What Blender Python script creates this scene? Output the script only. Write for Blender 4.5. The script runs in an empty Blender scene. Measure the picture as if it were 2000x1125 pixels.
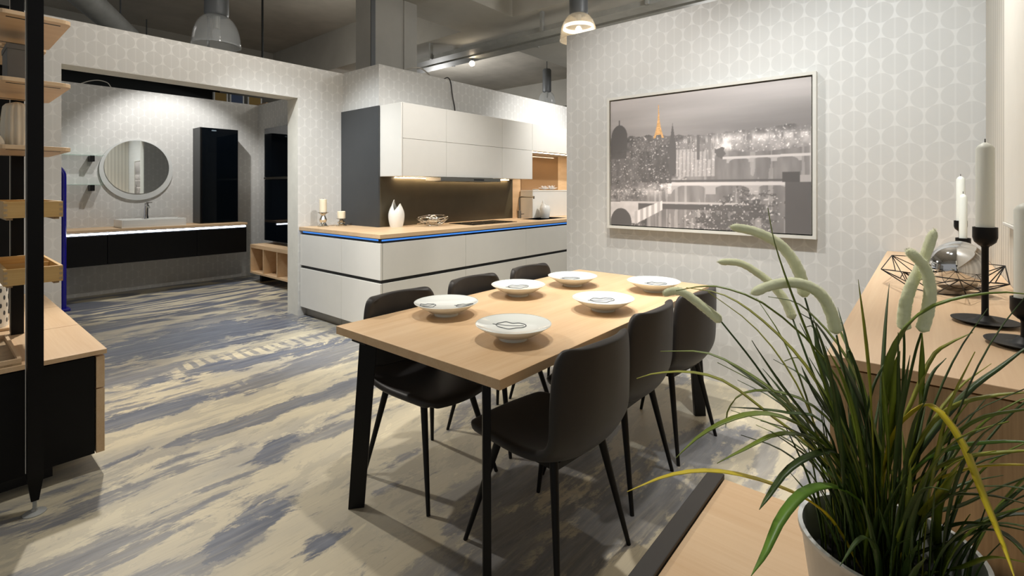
import bpy, bmesh, math, random
import numpy as np
from mathutils import Vector, Matrix

random.seed(7)
scene = bpy.context.scene
C = scene.collection
PI = math.pi

# ------------------------------------------------------------------ camera
cam_d = bpy.data.cameras.new('camera')
cam_d.sensor_width = 36.0
cam_d.lens = 36.0 * 964.0 / 2000.0
cam_d.shift_y = -(562.5 - 369.0) / 2000.0
cam_d.clip_start = 0.05
cam = bpy.data.objects.new('camera', cam_d)
C.objects.link(cam)
cam.location = (0, 0, 1.36)
AZ = math.atan2(805.0, 964.0)            # the X axis lies this far right of the view direction
# view direction in world: (cos AZ, sin AZ)
cam.rotation_euler = (PI / 2, 0, math.atan2(math.sin(AZ), math.cos(AZ)) - PI / 2)
scene.camera = cam

# ------------------------------------------------------------------ exposure, world
vs = scene.view_settings
vs.view_transform = 'Standard'
vs.look = 'None'
vs.exposure = 0.58
vs.gamma = 1.0
vs.use_curve_mapping = False
scene.cycles.sample_clamp_indirect = 6.0
scene.cycles.max_bounces = 8
scene.cycles.caustics_reflective = False
scene.cycles.caustics_refractive = False

world = bpy.data.worlds.new('hall_ambient')
scene.world = world
world.use_nodes = True
world.node_tree.nodes['Background'].inputs[0].default_value = (0.98, 0.99, 1.0, 1)
world.node_tree.nodes['Background'].inputs[1].default_value = 0.23

# ------------------------------------------------------------------ the hall's spotlights, with added fill lights
def spot(name, loc, aim, watts, deg, blend=0.35, col=(1.0, 0.86, 0.68), r=0.05):
    d = bpy.data.lights.new(name, 'SPOT')
    d.energy = watts; d.spot_size = math.radians(deg); d.spot_blend = blend
    d.color = col; d.shadow_soft_size = r
    o = bpy.data.objects.new(name, d); C.objects.link(o)
    o.location = loc
    v = Vector(aim) - Vector(loc)
    o.rotation_euler = v.to_track_quat('-Z', 'Y').to_euler()
    return o
WARM = (1.0, 0.945, 0.865)
NEUT = (1.0, 0.985, 0.965)
COOL = (0.94, 0.98, 1.0)
spot('spotlight_table_a', (1.75, 1.55, 3.45), (1.75, 1.52, 0.75), 85, 62, 0.6, WARM, 0.05)
spot('spotlight_table_b', (2.75, 1.50, 3.45), (2.75, 1.50, 0.75), 150, 58, 0.6, WARM, 0.05)
spot('spotlight_floor_back', (1.05, 5.00, 3.30), (1.35, 2.3, 0.0), 215, 72, 0.6, WARM, 0.05)
spot('spotlight_floor_left', (0.9, 2.6, 3.6), (1.1, 3.6, 0.0), 85, 80, 0.8, NEUT, 0.06)
spot('spotlight_picture_a', (1.9, 1.8, 3.7), (3.6, 1.5, 1.0), 130, 75, 0.9, NEUT, 0.06)
spot('spotlight_picture_b', (1.9, 0.35, 3.6), (3.6, 0.35, 0.9), 150, 75, 0.9, COOL, 0.06)
spot('spotlight_kitchen_a', (6.0, 2.6, 3.5), (6.0, 4.2, 1.9), 190, 70, 0.9, NEUT, 0.06)
spot('spotlight_kitchen_b', (3.0, 2.5, 3.6), (3.4, 4.1, 0.6), 150, 75, 0.9, NEUT, 0.06)
spot('spotlight_kitchen_side', (1.1, 4.1, 3.6), (2.8, 4.5, 1.0), 270, 64, 0.8, COOL, 0.06)
spot('spotlight_partition', (1.9, 3.3, 3.7), (1.7, 5.15, 1.9), 75, 100, 1.0, WARM, 0.08)
spot('spotlight_bathroom', (2.1, 6.95, 3.30), (2.3, 8.1, 0.95), 105, 84, 0.5, NEUT, 0.03)
spot('spotlight_bathroom_floor', (2.6, 6.7, 3.25), (2.6, 6.7, 0.0), 60, 60, 0.7, NEUT, 0.05)
spot('plant_fill', (1.25, 0.55, 3.45), (0.93, 0.16, 1.15), 75, 34, 0.9, NEUT, 0.05)  # added spot that brightens the grass heads
spot('spotlight_sideboard', (2.3, 0.7, 3.5), (2.4, 0.0, 1.0), 100, 60, 0.8, WARM, 0.05)
def ceiling_fill(name, loc, watts, col=NEUT):  # unseen point lights added to lift the dark ceiling
    d = bpy.data.lights.new(name, 'POINT'); d.energy = watts; d.color = col; d.shadow_soft_size = 0.2
    o = bpy.data.objects.new(name, d); C.objects.link(o); o.location = loc
ceiling_fill('ceiling_fill_a', (9.2, 3.0, 3.35), 90)
ceiling_fill('ceiling_fill_b', (8.5, 9.5, 3.35), 120)
ceiling_fill('ceiling_fill_c', (4.4, 7.6, 3.35), 16, WARM)
ceiling_fill('ceiling_fill_d', (4.6, 0.6, 3.35), 60)

# ------------------------------------------------------------------ helpers
def srgb(h):
    h = h.lstrip('#')
    v = [int(h[i:i + 2], 16) / 255.0 for i in (0, 2, 4)]
    return tuple(((c / 12.92) if c <= 0.04045 else ((c + 0.055) / 1.055) ** 2.4) for c in v) + (1.0,)

class NT:
    """Small wrapper for writing node trees as expressions."""
    def __init__(s, m):
        m.use_nodes = True
        s.t = m.node_tree; s.n = s.t.nodes; s.l = s.t.links
        s.b = s.n['Principled BSDF']
    def put(s, node, idx, v):
        if v is None: return
        if isinstance(v, bpy.types.NodeSocket): s.l.new(v, node.inputs[idx])
        else: node.inputs[idx].default_value = v
    def math(s, op, a, b=None, c=None, clamp=False):
        n = s.n.new('ShaderNodeMath'); n.operation = op; n.use_clamp = clamp
        s.put(n, 0, a); s.put(n, 1, b); s.put(n, 2, c)
        return n.outputs[0]
    def sstep(s, v, lo, hi, a=0.0, b=1.0):
        n = s.n.new('ShaderNodeMapRange'); n.interpolation_type = 'SMOOTHSTEP'
        s.put(n, 0, v); s.put(n, 1, lo); s.put(n, 2, hi); s.put(n, 3, a); s.put(n, 4, b)
        return n.outputs[0]
    def coord(s, kind='Object'):
        return s.n.new('ShaderNodeTexCoord').outputs[kind]
    def sep(s, v):
        n = s.n.new('ShaderNodeSeparateXYZ'); s.l.new(v, n.inputs[0]); return n.outputs
    def comb(s, x, y, z):
        n = s.n.new('ShaderNodeCombineXYZ'); s.put(n, 0, x); s.put(n, 1, y); s.put(n, 2, z); return n.outputs[0]
    def vmap(s, v, scale=(1, 1, 1), rot=(0, 0, 0), loc=(0, 0, 0)):
        n = s.n.new('ShaderNodeMapping'); s.l.new(v, n.inputs[0])
        n.inputs['Scale'].default_value = scale; n.inputs['Rotation'].default_value = rot; n.inputs['Location'].default_value = loc
        return n.outputs[0]
    def noise(s, v, scale=5.0, detail=3.0, rough=0.5, dist=0.0):
        n = s.n.new('ShaderNodeTexNoise'); s.l.new(v, n.inputs['Vector'])
        n.inputs['Scale'].default_value = scale; n.inputs['Detail'].default_value = detail
        n.inputs['Roughness'].default_value = rough; n.inputs['Distortion'].default_value = dist
        return n.outputs[0]
    def wave(s, v, scale=5.0, dist=0.0, detail=2.0, kind='BANDS', direction='X', dscale=1.0):
        n = s.n.new('ShaderNodeTexWave'); s.l.new(v, n.inputs['Vector']); n.wave_type = kind
        if kind == 'BANDS': n.bands_direction = direction
        n.inputs['Scale'].default_value = scale; n.inputs['Distortion'].default_value = dist
        n.inputs['Detail'].default_value = detail; n.inputs['Detail Scale'].default_value = dscale
        return n.outputs[1]
    def ramp(s, f, stops):
        n = s.n.new('ShaderNodeValToRGB'); s.l.new(f, n.inputs[0])
        e = n.color_ramp.elements
        while len(e) < len(stops): e.new(0.5)
        for el, (p, c) in zip(e, stops):
            el.position = p; el.color = srgb(c) if isinstance(c, str) else c
        return n.outputs[0]
    def mix(s, f, a, b, mode='MIX'):
        n = s.n.new('ShaderNodeMixRGB'); n.blend_type = mode
        s.put(n, 0, f)
        for i, v in ((1, a), (2, b)):
            s.put(n, i, srgb(v) if isinstance(v, str) else v)
        return n.outputs[0]
    def bump(s, h, strength=0.2, dist=0.002):
        n = s.n.new('ShaderNodeBump'); s.l.new(h, n.inputs['Height'])
        n.inputs['Strength'].default_value = strength; n.inputs['Distance'].default_value = dist
        s.l.new(n.outputs[0], s.b.inputs['Normal'])
    def base(s, c): s.put(s.b, 'Base Color', srgb(c) if isinstance(c, str) else c)
    def rough(s, v): s.put(s.b, 'Roughness', v)

MATS = {}
def plain(name, col, rough=0.5, metal=0.0, var=0.06, scale=6.0, bump=0.0, spec=None, coat=0.0, sheen=0.0):
    m = bpy.data.materials.new(name); t = NT(m)
    c = srgb(col)
    lo = tuple(x * (1 - var) for x in c[:3]) + (1,); hi = tuple(min(1, x * (1 + var)) for x in c[:3]) + (1,)
    f = t.noise(t.coord(), scale, 4.0, 0.6)
    t.base(t.ramp(f, [(0.3, lo), (0.7, hi)]))
    t.rough(rough); t.b.inputs['Metallic'].default_value = metal
    if spec is not None: t.b.inputs['Specular IOR Level'].default_value = spec
    if coat: t.b.inputs['Coat Weight'].default_value = coat
    if sheen: t.b.inputs['Sheen Weight'].default_value = sheen
    if bump: t.bump(t.noise(t.coord(), scale * 25, 3.0), bump, 0.001)
    MATS[name] = m
    return m

def wood(name, light, dark, axis, scale=1.0, rough=0.45):
    m = bpy.data.materials.new(name); t = NT(m)
    st = [14.0, 14.0, 14.0]; st[axis] = 0.9
    v = t.vmap(t.coord(), tuple(x * scale for x in st))
    big = t.noise(v, 1.0, 4.0, 0.55, 0.6)
    st2 = [120.0, 120.0, 120.0]; st2[axis] = 3.0
    fine = t.noise(t.vmap(t.coord(), tuple(x * scale for x in st2)), 1.0, 2.0, 0.6)
    f = t.math('ADD', t.math('MULTIPLY', big, 0.65), t.math('MULTIPLY', fine, 0.35))
    t.base(t.ramp(f, [(0.32, dark), (0.68, light)]))
    t.rough(rough)
    t.bump(fine, 0.08, 0.001)
    MATS[name] = m
    return m

def emit(name, col, strength):
    m = bpy.data.materials.new(name); t = NT(m)
    t.base(col); t.b.inputs['Emission Color'].default_value = srgb(col)
    t.b.inputs['Emission Strength'].default_value = strength
    MATS[name] = m
    return m

def glass(name, col, alpha=0.2, rough=0.05, trans=0.0):
    m = bpy.data.materials.new(name); t = NT(m)
    f = t.noise(t.coord(), 3.0, 2.0)
    c = srgb(col)
    t.base(t.ramp(f, [(0.3, tuple(x * 0.96 for x in c[:3]) + (1,)), (0.7, c)]))
    t.rough(rough)
    t.b.inputs['Alpha'].default_value = alpha
    t.b.inputs['Transmission Weight'].default_value = trans
    MATS[name] = m
    return m

def wallpaper(name, hor, light='#d6d5d1', dark='#c8c7c3', p=0.13, rp=0.104):
    """Embossed wallpaper print: staggered rows of discs with light pointed stars between them."""
    m = bpy.data.materials.new(name); t = NT(m)
    xyz = t.sep(t.coord()); u = xyz[hor]; v = xyz[2]
    def lattice(du, dv):
        fu = t.math('SUBTRACT', t.math('FRACT', t.math('ADD', t.math('DIVIDE', u, p), du)), 0.5)
        fv = t.math('SUBTRACT', t.math('FRACT', t.math('ADD', t.math('DIVIDE', v, 2 * rp), dv)), 0.5)
        a = t.math('MULTIPLY', fu, p); b = t.math('MULTIPLY', fv, 2 * rp)
        d = t.math('SQRT', t.math('ADD', t.math('MULTIPLY', a, a), t.math('MULTIPLY', b, b)))
        return d, t.math('ABSOLUTE', a)
    d1, a1 = lattice(0.0, 0.0); d2, a2 = lattice(0.5, 0.5)
    disc1 = t.math('MULTIPLY', t.sstep(d1, 0.0575, 0.0635, 1, 0), t.sstep(a1, 0.0005, 0.007, 0.55, 1.0))
    disc2 = t.math('MULTIPLY', t.sstep(d2, 0.0575, 0.0635, 1, 0), t.sstep(a2, 0.0005, 0.007, 0.55, 1.0))
    disc = t.math('MAXIMUM', disc1, disc2)
    wear = t.noise(t.coord(), 1.3, 4.0, 0.6)
    k = t.math('MULTIPLY', disc, t.sstep(wear, 0.15, 0.75, 0.6, 1.0))
    t.base(t.mix(k, light, dark))
    t.rough(t.math('ADD', 0.45, t.math('MULTIPLY', disc, 0.2)))
    fine = t.noise(t.coord(), 220.0, 2.0)
    t.bump(t.math('ADD', t.math('MULTIPLY', disc, -1.0), t.math('MULTIPLY', fine, 0.25)), 0.14, 0.0015)
    MATS[name] = m
    return m

# ---- materials
wallpaper('wallpaper_along_y', 1)
wallpaper('wallpaper_along_x', 0)
plain('wall_edge', '#dcd8cc', 0.6)
plain('black_lacquer', '#070708', 0.45, var=0.1, spec=0.2)
plain('black_metal', '#08080a', 0.42, var=0.1, spec=0.25)
plain('post_black', '#050506', 0.4, var=0.1, spec=0.2)
plain('frame_brown_black', '#2c2824', 0.45)
plain('anthracite_panel', '#3f4143', 0.42, var=0.04, spec=0.3)
plain('splashback_warm_glow', '#4a4230', 0.38, var=0.08, spec=0.4)  # dark panel with the warm strip's glow put into its colour
plain('white_front', '#dedbd3', 0.28, var=0.015)
plain('groove_black', '#0c0b0b', 0.5)
plain('plinth_grey', '#a19d94', 0.35, var=0.03)
plain('white_ceramic', '#e9e9e4', 0.12, var=0.01, coat=0.3)
plain('white_matt', '#e6e2d8', 0.55, var=0.02)
plain('plate_porcelain', '#e4e8e4', 0.10, var=0.01, coat=0.5)
plain('leaf_ink', '#3e434a', 0.5)
plain('candle_wax', '#efe3c8', 0.5, var=0.03)
plain('candle_white', '#e3e6de', 0.45, var=0.02)
plain('wick', '#3a342c', 0.8)
plain('chrome', '#d8d8d8', 0.06, 1.0, var=0.01)
plain('brushed_steel', '#9a958a', 0.3, 1.0, var=0.04)
plain('mercury_glass', '#cfcac0', 0.16, 1.0, var=0.25, scale=60)
plain('silver_wire', '#d8d2c6', 0.2, 1.0)
plain('hob_glass', '#0b0b0b', 0.08, var=0.02)
plain('mirror_glass', '#dfe3e2', 0.02, 1.0, var=0.0)
plain('frosted_rim', '#c9cbc8', 0.5, var=0.02)
plain('picture_frame', '#d3d1c9', 0.4, var=0.02)
plain('blue_enamel', '#16128c', 0.25, var=0.08)
plain('chair_leather', '#2b2826', 0.5, var=0.16, scale=3.5, bump=0.12, sheen=0.04, spec=0.35)
plain('chair_leg_black', '#0b0b0b', 0.5, spec=0.25)
plain('concrete_ceiling', '#b3ada2', 0.9, var=0.12, scale=1.6, bump=0.2)
plain('concrete_beam', '#bcb9b0', 0.9, var=0.08, scale=1.4, bump=0.2)
plain('concrete_column', '#b4b2ab', 0.85, var=0.06, scale=2.0, bump=0.15)
plain('galvanised', '#a7a8a4', 0.5, 0.15, var=0.1)
plain('lamp_stem_grey', '#686b6d', 0.45, 0.2)
plain('hall_dark', '#2a2c2c', 0.9)
plain('hall_teal', '#3c5658', 0.9)
plain('hall_ochre', '#7a6330', 0.8)
plain('hall_blue', '#32415c', 0.7)
plain('cable_black', '#1a1a1a', 0.5)
plain('cable_white', '#b9b6ae', 0.5)
plain('soil', '#12100c', 0.95)
plain('pot_metal', '#bfc0bb', 0.38, 0.35, var=0.06, scale=9)
plain('grass_green', '#6e7f26', 0.42, var=0.25, scale=12)
plain('grass_dark', '#3c5020', 0.42, var=0.25, scale=12)
plain('grass_olive', '#93952e', 0.45, var=0.22, scale=12)
plain('grass_yellow', '#cdb822', 0.45, var=0.2, scale=12)
plain('grass_bright', '#5f8428', 0.42, var=0.2, scale=12)
plain('foxtail', '#f2f4cc', 0.9, var=0.06, scale=40, sheen=0.4)
plain('grey_board', '#6b6a67', 0.7)
plain('cream_ceramic', '#ddd5c2', 0.6, var=0.03)  # even cream of the ribbed cactus and the pod
wood('oak_x', '#d9bc97', '#cba981', 0)
wood('oak_y', '#d9bc97', '#cba981', 1)
wood('oak_z', '#c4a885', '#a48a68', 2)
wood('oak_sideboard_x', '#d9bd9a', '#cba985', 0)
wood('oak_end_z', '#bba27e', '#8d7757', 2, 1.6)
wood('pine_box', '#d6b377', '#bf9658', 0)
wood('panel_oak', '#d3b28a', '#c29f76', 0)
emit('led_blue', '#3a7ad0', 0.75)
emit('led_cool', '#e8f0ff', 14.0)
emit('led_warm', '#ffe6c6', 22.0)
emit('lamp_glow', '#fff0d4', 2.2)
emit('spot_glow', '#ffe9c8', 60.0)
emit('cabinet_spot', '#dff4ff', 9.0)
glass('clear_dome', '#dfe4e6', 0.18, 0.12)
glass('clear_dome_lit', '#fff4e0', 0.28, 0.15)
glass('shelf_glass', '#6fb8a0', 0.28, 0.05)
glass('bronze_glass', '#8f6f4e', 1.0, 0.05)
glass('crystal', '#e6e4e2', 0.55, 0.05)
glass('dark_glass', '#050a10', 1.0, 0.04)

# ---- floor print
def floor_mat():
    m = bpy.data.materials.new('floor_print'); t = NT(m)
    co = t.coord()
    xyz = t.sep(co)
    wob = t.noise(t.vmap(co, (0.5, 0.5, 1)), 1.0, 2.0)
    y2 = t.math('ADD', xyz[1], t.math('MULTIPLY', t.math('SUBTRACT', wob, 0.5), 0.35))
    v = t.comb(xyz[0], y2, xyz[2])
    rag = t.noise(t.vmap(v, (3.4, 6.5, 1)), 1.0, 12.0, 0.74, 0.35)          # ragged edges of the patches
    # slate patches of the print: centre x, y, half length, half width, turn, depth
    patches = [(1.65, 5.12, 1.35, 0.42, 0.02, 1.0), (1.75, 4.08, 0.85, 0.14, -0.12, 1.0), (0.95, 4.30, 0.45, 0.07, 0.0, 0.5), (0.86, 3.58, 0.5, 0.11, -0.05, 1.0),
               (1.45, 3.04, 0.7, 0.08, -0.02, 0.9), (1.80, 2.98, 0.22, 0.12, 0.1, 0.8), (1.18, 2.60, 0.13, 0.10, 0.3, 1.0), (1.36, 2.56, 0.34, 0.06, -0.1, 0.75),
               (0.81, 2.11, 0.16, 0.095, 0.2, 1.0), (0.99, 1.77, 0.075, 0.05, 0.0, 1.0), (0.56, 2.82, 0.15, 0.025, -0.1, 0.85), (0.62, 2.06, 0.34, 0.065, -0.2, 0.7),
               (1.47, 1.25, 0.26, 0.14, 0.5, 0.7), (1.05, 1.35, 0.4, 0.05, 0.1, 0.5), (2.1, 0.75, 0.35, 0.08, 0.2, 0.5), (1.62, 1.62, 0.3, 0.06, 0.0, 0.5), (2.2, 3.45, 0.3, 0.05, -0.1, 0.6),
               (1.95, 0.45, 0.18, 0.10, 0.6, 0.7), (2.7, 0.62, 0.4, 0.05, 0.1, 0.6), (0.35, 2.45, 0.30, 0.03, -0.1, 0.6), (0.75, 3.0, 0.3, 0.05, 0.0, 0.35)]
    slate = None
    for cx, cy, rx, ry, an, dep in patches:
        ca, sa = math.cos(an), math.sin(an)
        mp = t.n.new('ShaderNodeMapping'); mp.vector_type = 'TEXTURE'; t.l.new(v, mp.inputs[0])
        mp.inputs['Location'].default_value = (cx, cy, 0); mp.inputs['Rotation'].default_value = (0, 0, an); mp.inputs['Scale'].default_value = (rx, ry, 1)
        ln = t.n.new('ShaderNodeVectorMath'); ln.operation = 'LENGTH'; t.l.new(mp.outputs[0], ln.inputs[0])
        d = t.math('ADD', ln.outputs['Value'], t.math('MULTIPLY', t.math('SUBTRACT', rag, 0.5), 5.5))
        k = t.sstep(d, 1.25, 0.80, 0.0, dep)
        slate = k if slate is None else t.math('MAXIMUM', slate, k)
    # faint overall mottling of the same kind
    big = t.noise(t.vmap(v, (0.5, 2.2, 1), loc=(3.1, 0.3, 0)), 1.0, 8.0, 0.66, 0.5)
    slate = t.math('MAXIMUM', slate, t.sstep(t.math('ADD', big, t.math('MULTIPLY', t.math('SUBTRACT', rag, 0.5), 0.35)), 0.482, 0.435, 0.0, 0.8))
    # feathery saw marks in two bands
    saw = t.wave(t.vmap(v, (1.0, 0.35, 1)), 3.6, 4.0, 3.0, 'BANDS', 'X', 1.5)
    def band(y, h): return t.sstep(t.math('ABSOLUTE', t.math('SUBTRACT', y2, y)), h, h * 0.35)
    bm = t.math('MAXIMUM', band(4.33, 0.16), t.math('MULTIPLY', band(3.62, 0.13), t.sstep(xyz[0], 0.9, 1.2)))
    bm = t.math('MULTIPLY', bm, t.sstep(rag, 0.40, 0.50))
    slate = t.math('MAXIMUM', slate, t.math('MULTIPLY', bm, t.sstep(saw, 0.45, 0.80, 0.0, 0.75)))
    # swirling printed grain in the back room
    far = t.sstep(xyz[1], 5.2, 5.9)
    sw = t.noise(t.vmap(co, (0.7, 1.9, 1), loc=(0.4, 1.3, 0)), 1.0, 2.0, 0.5, 1.2)
    rings = t.math('SINE', t.math('MULTIPLY', sw, 26.0))
    slate = t.math('MAXIMUM', slate, t.math('MULTIPLY', far, t.sstep(rings, -0.55, 0.6, 0.0, 1.0)))
    # cream ground with greyer clouds and long streaks
    cloud = t.noise(t.vmap(v, (0.7, 2.0, 1), loc=(9, 4, 0)), 1.0, 5.0, 0.6, 0.4)
    col = t.ramp(cloud, [(0.36, '#a8a294'), (0.50, '#c0b69d'), (0.62, '#d0c4a6')])
    near = t.sstep(xyz[1], 3.0, 1.6, 0.0, 0.55)
    col = t.mix(near, col, '#aaa28f')
    worn = t.noise(t.vmap(v, (1.7, 4.2, 1), loc=(2, 8, 0)), 1.0, 12.0, 0.72, 0.5)
    col = t.mix(t.sstep(worn, 0.515, 0.55, 0.0, 0.42), col, '#948f83')
    col = t.mix(t.sstep(worn, 0.43, 0.40, 0.0, 0.5), col, '#d6cbad')
    streak = t.noise(t.vmap(v, (0.9, 18.0, 1)), 1.0, 8.0, 0.74, 0.3)
    col = t.mix(t.sstep(streak, 0.52, 0.70, 0.0, 0.42), col, '#968f81')
    dark = t.ramp(t.noise(t.vmap(v, (3.0, 20.0, 1)), 1.0, 4.0, 0.7), [(0.35, '#505562'), (0.65, '#71757e')])
    col = t.mix(t.math('MULTIPLY', slate, t.sstep(streak, 0.30, 0.52, 0.62, 1.0)), col, dark)
    # one pale board joint
    jl = t.sstep(t.math('ABSOLUTE', t.math('SUBTRACT', xyz[1], 4.76)), 0.010, 0.004, 0.0, 0.6)
    col = t.mix(jl, col, '#cfc9b8')
    grain = t.noise(t.vmap(v, (4.0, 110.0, 1)), 1.0, 3.0, 0.6)
    col = t.mix(t.sstep(grain, 0.54, 0.74, 0.0, 0.22), col, '#857d6e')
    t.base(col)
    t.rough(t.sstep(slate, 0.0, 1.0, 0.46, 0.38))
    t.bump(grain, 0.05, 0.001)
    MATS['floor_print'] = m
floor_mat()

# ------------------------------------------------------------------ object helpers
OFF = {}
def mesh_obj(name, verts, faces, mat, parent=None, smooth=False):
    off = OFF.get(parent.name, Vector((0, 0, 0))) if parent else Vector((0, 0, 0))
    me = bpy.data.meshes.new(name)
    me.from_pydata([tuple(Vector(v) - off) for v in verts], [], faces)
    me.update()
    o = bpy.data.objects.new(name, me); C.objects.link(o)
    if parent: o.parent = parent
    OFF[o.name] = off
    if mat: me.materials.append(MATS[mat])
    if smooth:
        me.polygons.foreach_set('use_smooth', [True] * len(me.polygons))
    return o

def tag(o, label=None, cat=None, group=None, kind=None):
    if label: o['label'] = label
    if cat: o['category'] = cat
    if group: o['group'] = group
    if kind: o['kind'] = kind
    return o

def thing(name, label, cat, loc=(0, 0, 0), group=None):
    o = bpy.data.objects.new(name, None); C.objects.link(o)
    o.location = loc; o.empty_display_size = 0.05
    OFF[o.name] = Vector(loc)
    return tag(o, label, cat, group)

def struct(o): o['kind'] = 'structure'; return o

def bev(o, w=0.003, seg=2):
    m = o.modifiers.new('bevel', 'BEVEL'); m.width = w; m.segments = seg; m.limit_method = 'ANGLE'
    return o

def smooth(o, ang=40):
    o.data.polygons.foreach_set('use_smooth', [True] * len(o.data.polygons))
    try: o.data.set_sharp_from_angle(angle=math.radians(ang))
    except Exception: pass
    return o

def boxv(x0, x1, y0, y1, z0, z1):
    v = [(x0, y0, z0), (x1, y0, z0), (x1, y1, z0), (x0, y1, z0), (x0, y0, z1), (x1, y0, z1), (x1, y1, z1), (x0, y1, z1)]
    f = [(0, 3, 2, 1), (4, 5, 6, 7), (0, 1, 5, 4), (1, 2, 6, 5), (2, 3, 7, 6), (3, 0, 4, 7)]
    return v, f

def box(name, x0, x1, y0, y1, z0, z1, mat, parent=None, bevel=0.0):
    v, f = boxv(x0, x1, y0, y1, z0, z1)
    o = mesh_obj(name, v, f, mat, parent)
    if bevel: bev(o, bevel)
    return o

def boxes(name, lst, mat, parent=None, bevel=0.0):
    V = []; F = []
    for b in lst:
        v, f = boxv(*b); n = len(V)
        V += v; F += [tuple(i + n for i in q) for q in f]
    o = mesh_obj(name, V, F, mat, parent)
    if bevel: bev(o, bevel)
    return o

def lathe_data(prof, c=(0, 0, 0), seg=32, closed=False):
    V = []; F = []
    n = len(prof)
    for r, z in prof:
        for k in range(seg):
            a = 2 * PI * k / seg
            V.append((c[0] + r * math.cos(a), c[1] + r * math.sin(a), c[2] + z))
    for i in range(n - 1 + (1 if closed else 0)):
        j = (i + 1) % n
        for k in range(seg):
            k2 = (k + 1) % seg
            F.append((i * seg + k, i * seg + k2, j * seg + k2, j * seg + k))
    if not closed:
        if prof[0][0] > 1e-5: F.append(tuple(reversed(range(seg))))
        if prof[-1][0] > 1e-5: F.append(tuple((n - 1) * seg + k for k in range(seg)))
    return V, F

def lathe(name, prof, c, mat, parent=None, seg=32, closed=False, ang=40):
    prof = [(max(r, 1e-4), z) for r, z in prof] if not closed else prof
    V, F = lathe_data(prof, c, seg, closed)
    return smooth(mesh_obj(name, V, F, mat, parent), ang)

def spline(pts, n):
    """Catmull-Rom resample."""
    P = [Vector(p) for p in pts]
    P = [P[0] * 2 - P[1]] + P + [P[-1] * 2 - P[-2]]
    out = []
    m = len(P) - 3
    for i in range(n):
        x = i / (n - 1) * m; k = min(int(x), m - 1); t = x - k
        a, b, c, d = P[k:k + 4]
        out.append(0.5 * ((2 * b) + (c - a) * t + (2 * a - 5 * b + 4 * c - d) * t * t + (3 * b - a - 3 * c + d) * t ** 3))
    return out

def tube_data(pts, r, seg=8, closed=False):
    P = [Vector(p) for p in pts]; n = len(P)
    R = r if isinstance(r, (list, tuple)) else [r] * n
    V = []; F = []
    up = Vector((0, 0, 1))
    prev = None
    for i in range(n):
        if closed: d = P[(i + 1) % n] - P[i - 1]
        else: d = P[min(i + 1, n - 1)] - P[max(i - 1, 0)]
        d.normalize()
        if prev is None:
            a = d.cross(up)
            if a.length < 1e-3: a = d.cross(Vector((1, 0, 0)))
        else:
            a = prev - d * prev.dot(d)
            if a.length < 1e-5: a = d.cross(up)
        a.normalize(); b = d.cross(a); prev = a
        for k in range(seg):
            t = 2 * PI * k / seg
            V.append(tuple(P[i] + (a * math.cos(t) + b * math.sin(t)) * R[i]))
    for i in range(n if closed else n - 1):
        j = (i + 1) % n
        for k in range(seg):
            k2 = (k + 1) % seg
            F.append((i * seg + k, i * seg + k2, j * seg + k2, j * seg + k))
    if not closed:
        F.append(tuple(reversed(range(seg)))); F.append(tuple((n - 1) * seg + k for k in range(seg)))
    return V, F

def tube(name, pts, r, mat, parent=None, seg=8, closed=False):
    V, F = tube_data(pts, r, seg, closed)
    return smooth(mesh_obj(name, V, F, mat, parent), 60)

def tubes(name, lst, mat, parent=None, seg=6):
    V = []; F = []
    for pts, r, cl in lst:
        v, f = tube_data(pts, r, seg, cl); n = len(V)
        V += v; F += [tuple(i + n for i in q) for q in f]
    return smooth(mesh_obj(name, V, F, mat, parent), 60)

def cyl(name, c, r, z0, z1, mat, parent=None, seg=24):
    return lathe(name, [(0, z0), (r, z0), (r, z1), (0, z1)], (c[0], c[1], 0), mat, parent, seg)

def prism(name, poly, axis, a0, a1, mat, parent=None, bevel=0.0):
    """Extrude a 2D polygon along axis ('X','Y','Z'); poly coordinates are the two other axes in order."""
    def mk(p, a):
        return {'X': (a, p[0], p[1]), 'Y': (p[0], a, p[1]), 'Z': (p[0], p[1], a)}[axis]
    n = len(poly)
    V = [mk(p, a0) for p in poly] + [mk(p, a1) for p in poly]
    F = [tuple(range(n)), tuple(reversed(range(n, 2 * n)))] + [(i, i + n, (i + 1) % n + n, (i + 1) % n) for i in range(n)]
    o = mesh_obj(name, V, F, mat, parent)
    bm = bmesh.new(); bm.from_mesh(o.data); bmesh.ops.recalc_face_normals(bm, faces=bm.faces); bm.to_mesh(o.data); bm.free()
    if bevel: bev(o, bevel)
    return o

def copy_tree(o, parent=None):
    c = o.copy(); C.objects.link(c); c.parent = parent
    for ch in list(o.children): copy_tree(ch, c)
    return c

# ================================================================== SETTING
def by_normal(o, mx, my, mz='wall_edge'):
    me = o.data; me.materials.clear()
    for m in (mx, my, mz): me.materials.append(MATS[m])
    for p in me.polygons:
        n = p.normal
        p.material_index = 0 if abs(n.x) > 0.7 else (1 if abs(n.y) > 0.7 else 2)
    return o

struct(box('floor', -3.5, 16, -4, 16, -0.1, 0, 'floor_print'))
struct(box('ceiling', -3.5, 16, -4, 16, 4.72, 4.9, 'concrete_ceiling'))
WH = 2.69
o = struct(box('wall_right', 3.6, 3.78, -0.43, 2.386, 0, WH, None)); by_normal(o, 'wallpaper_along_y', 'wall_edge')
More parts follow.
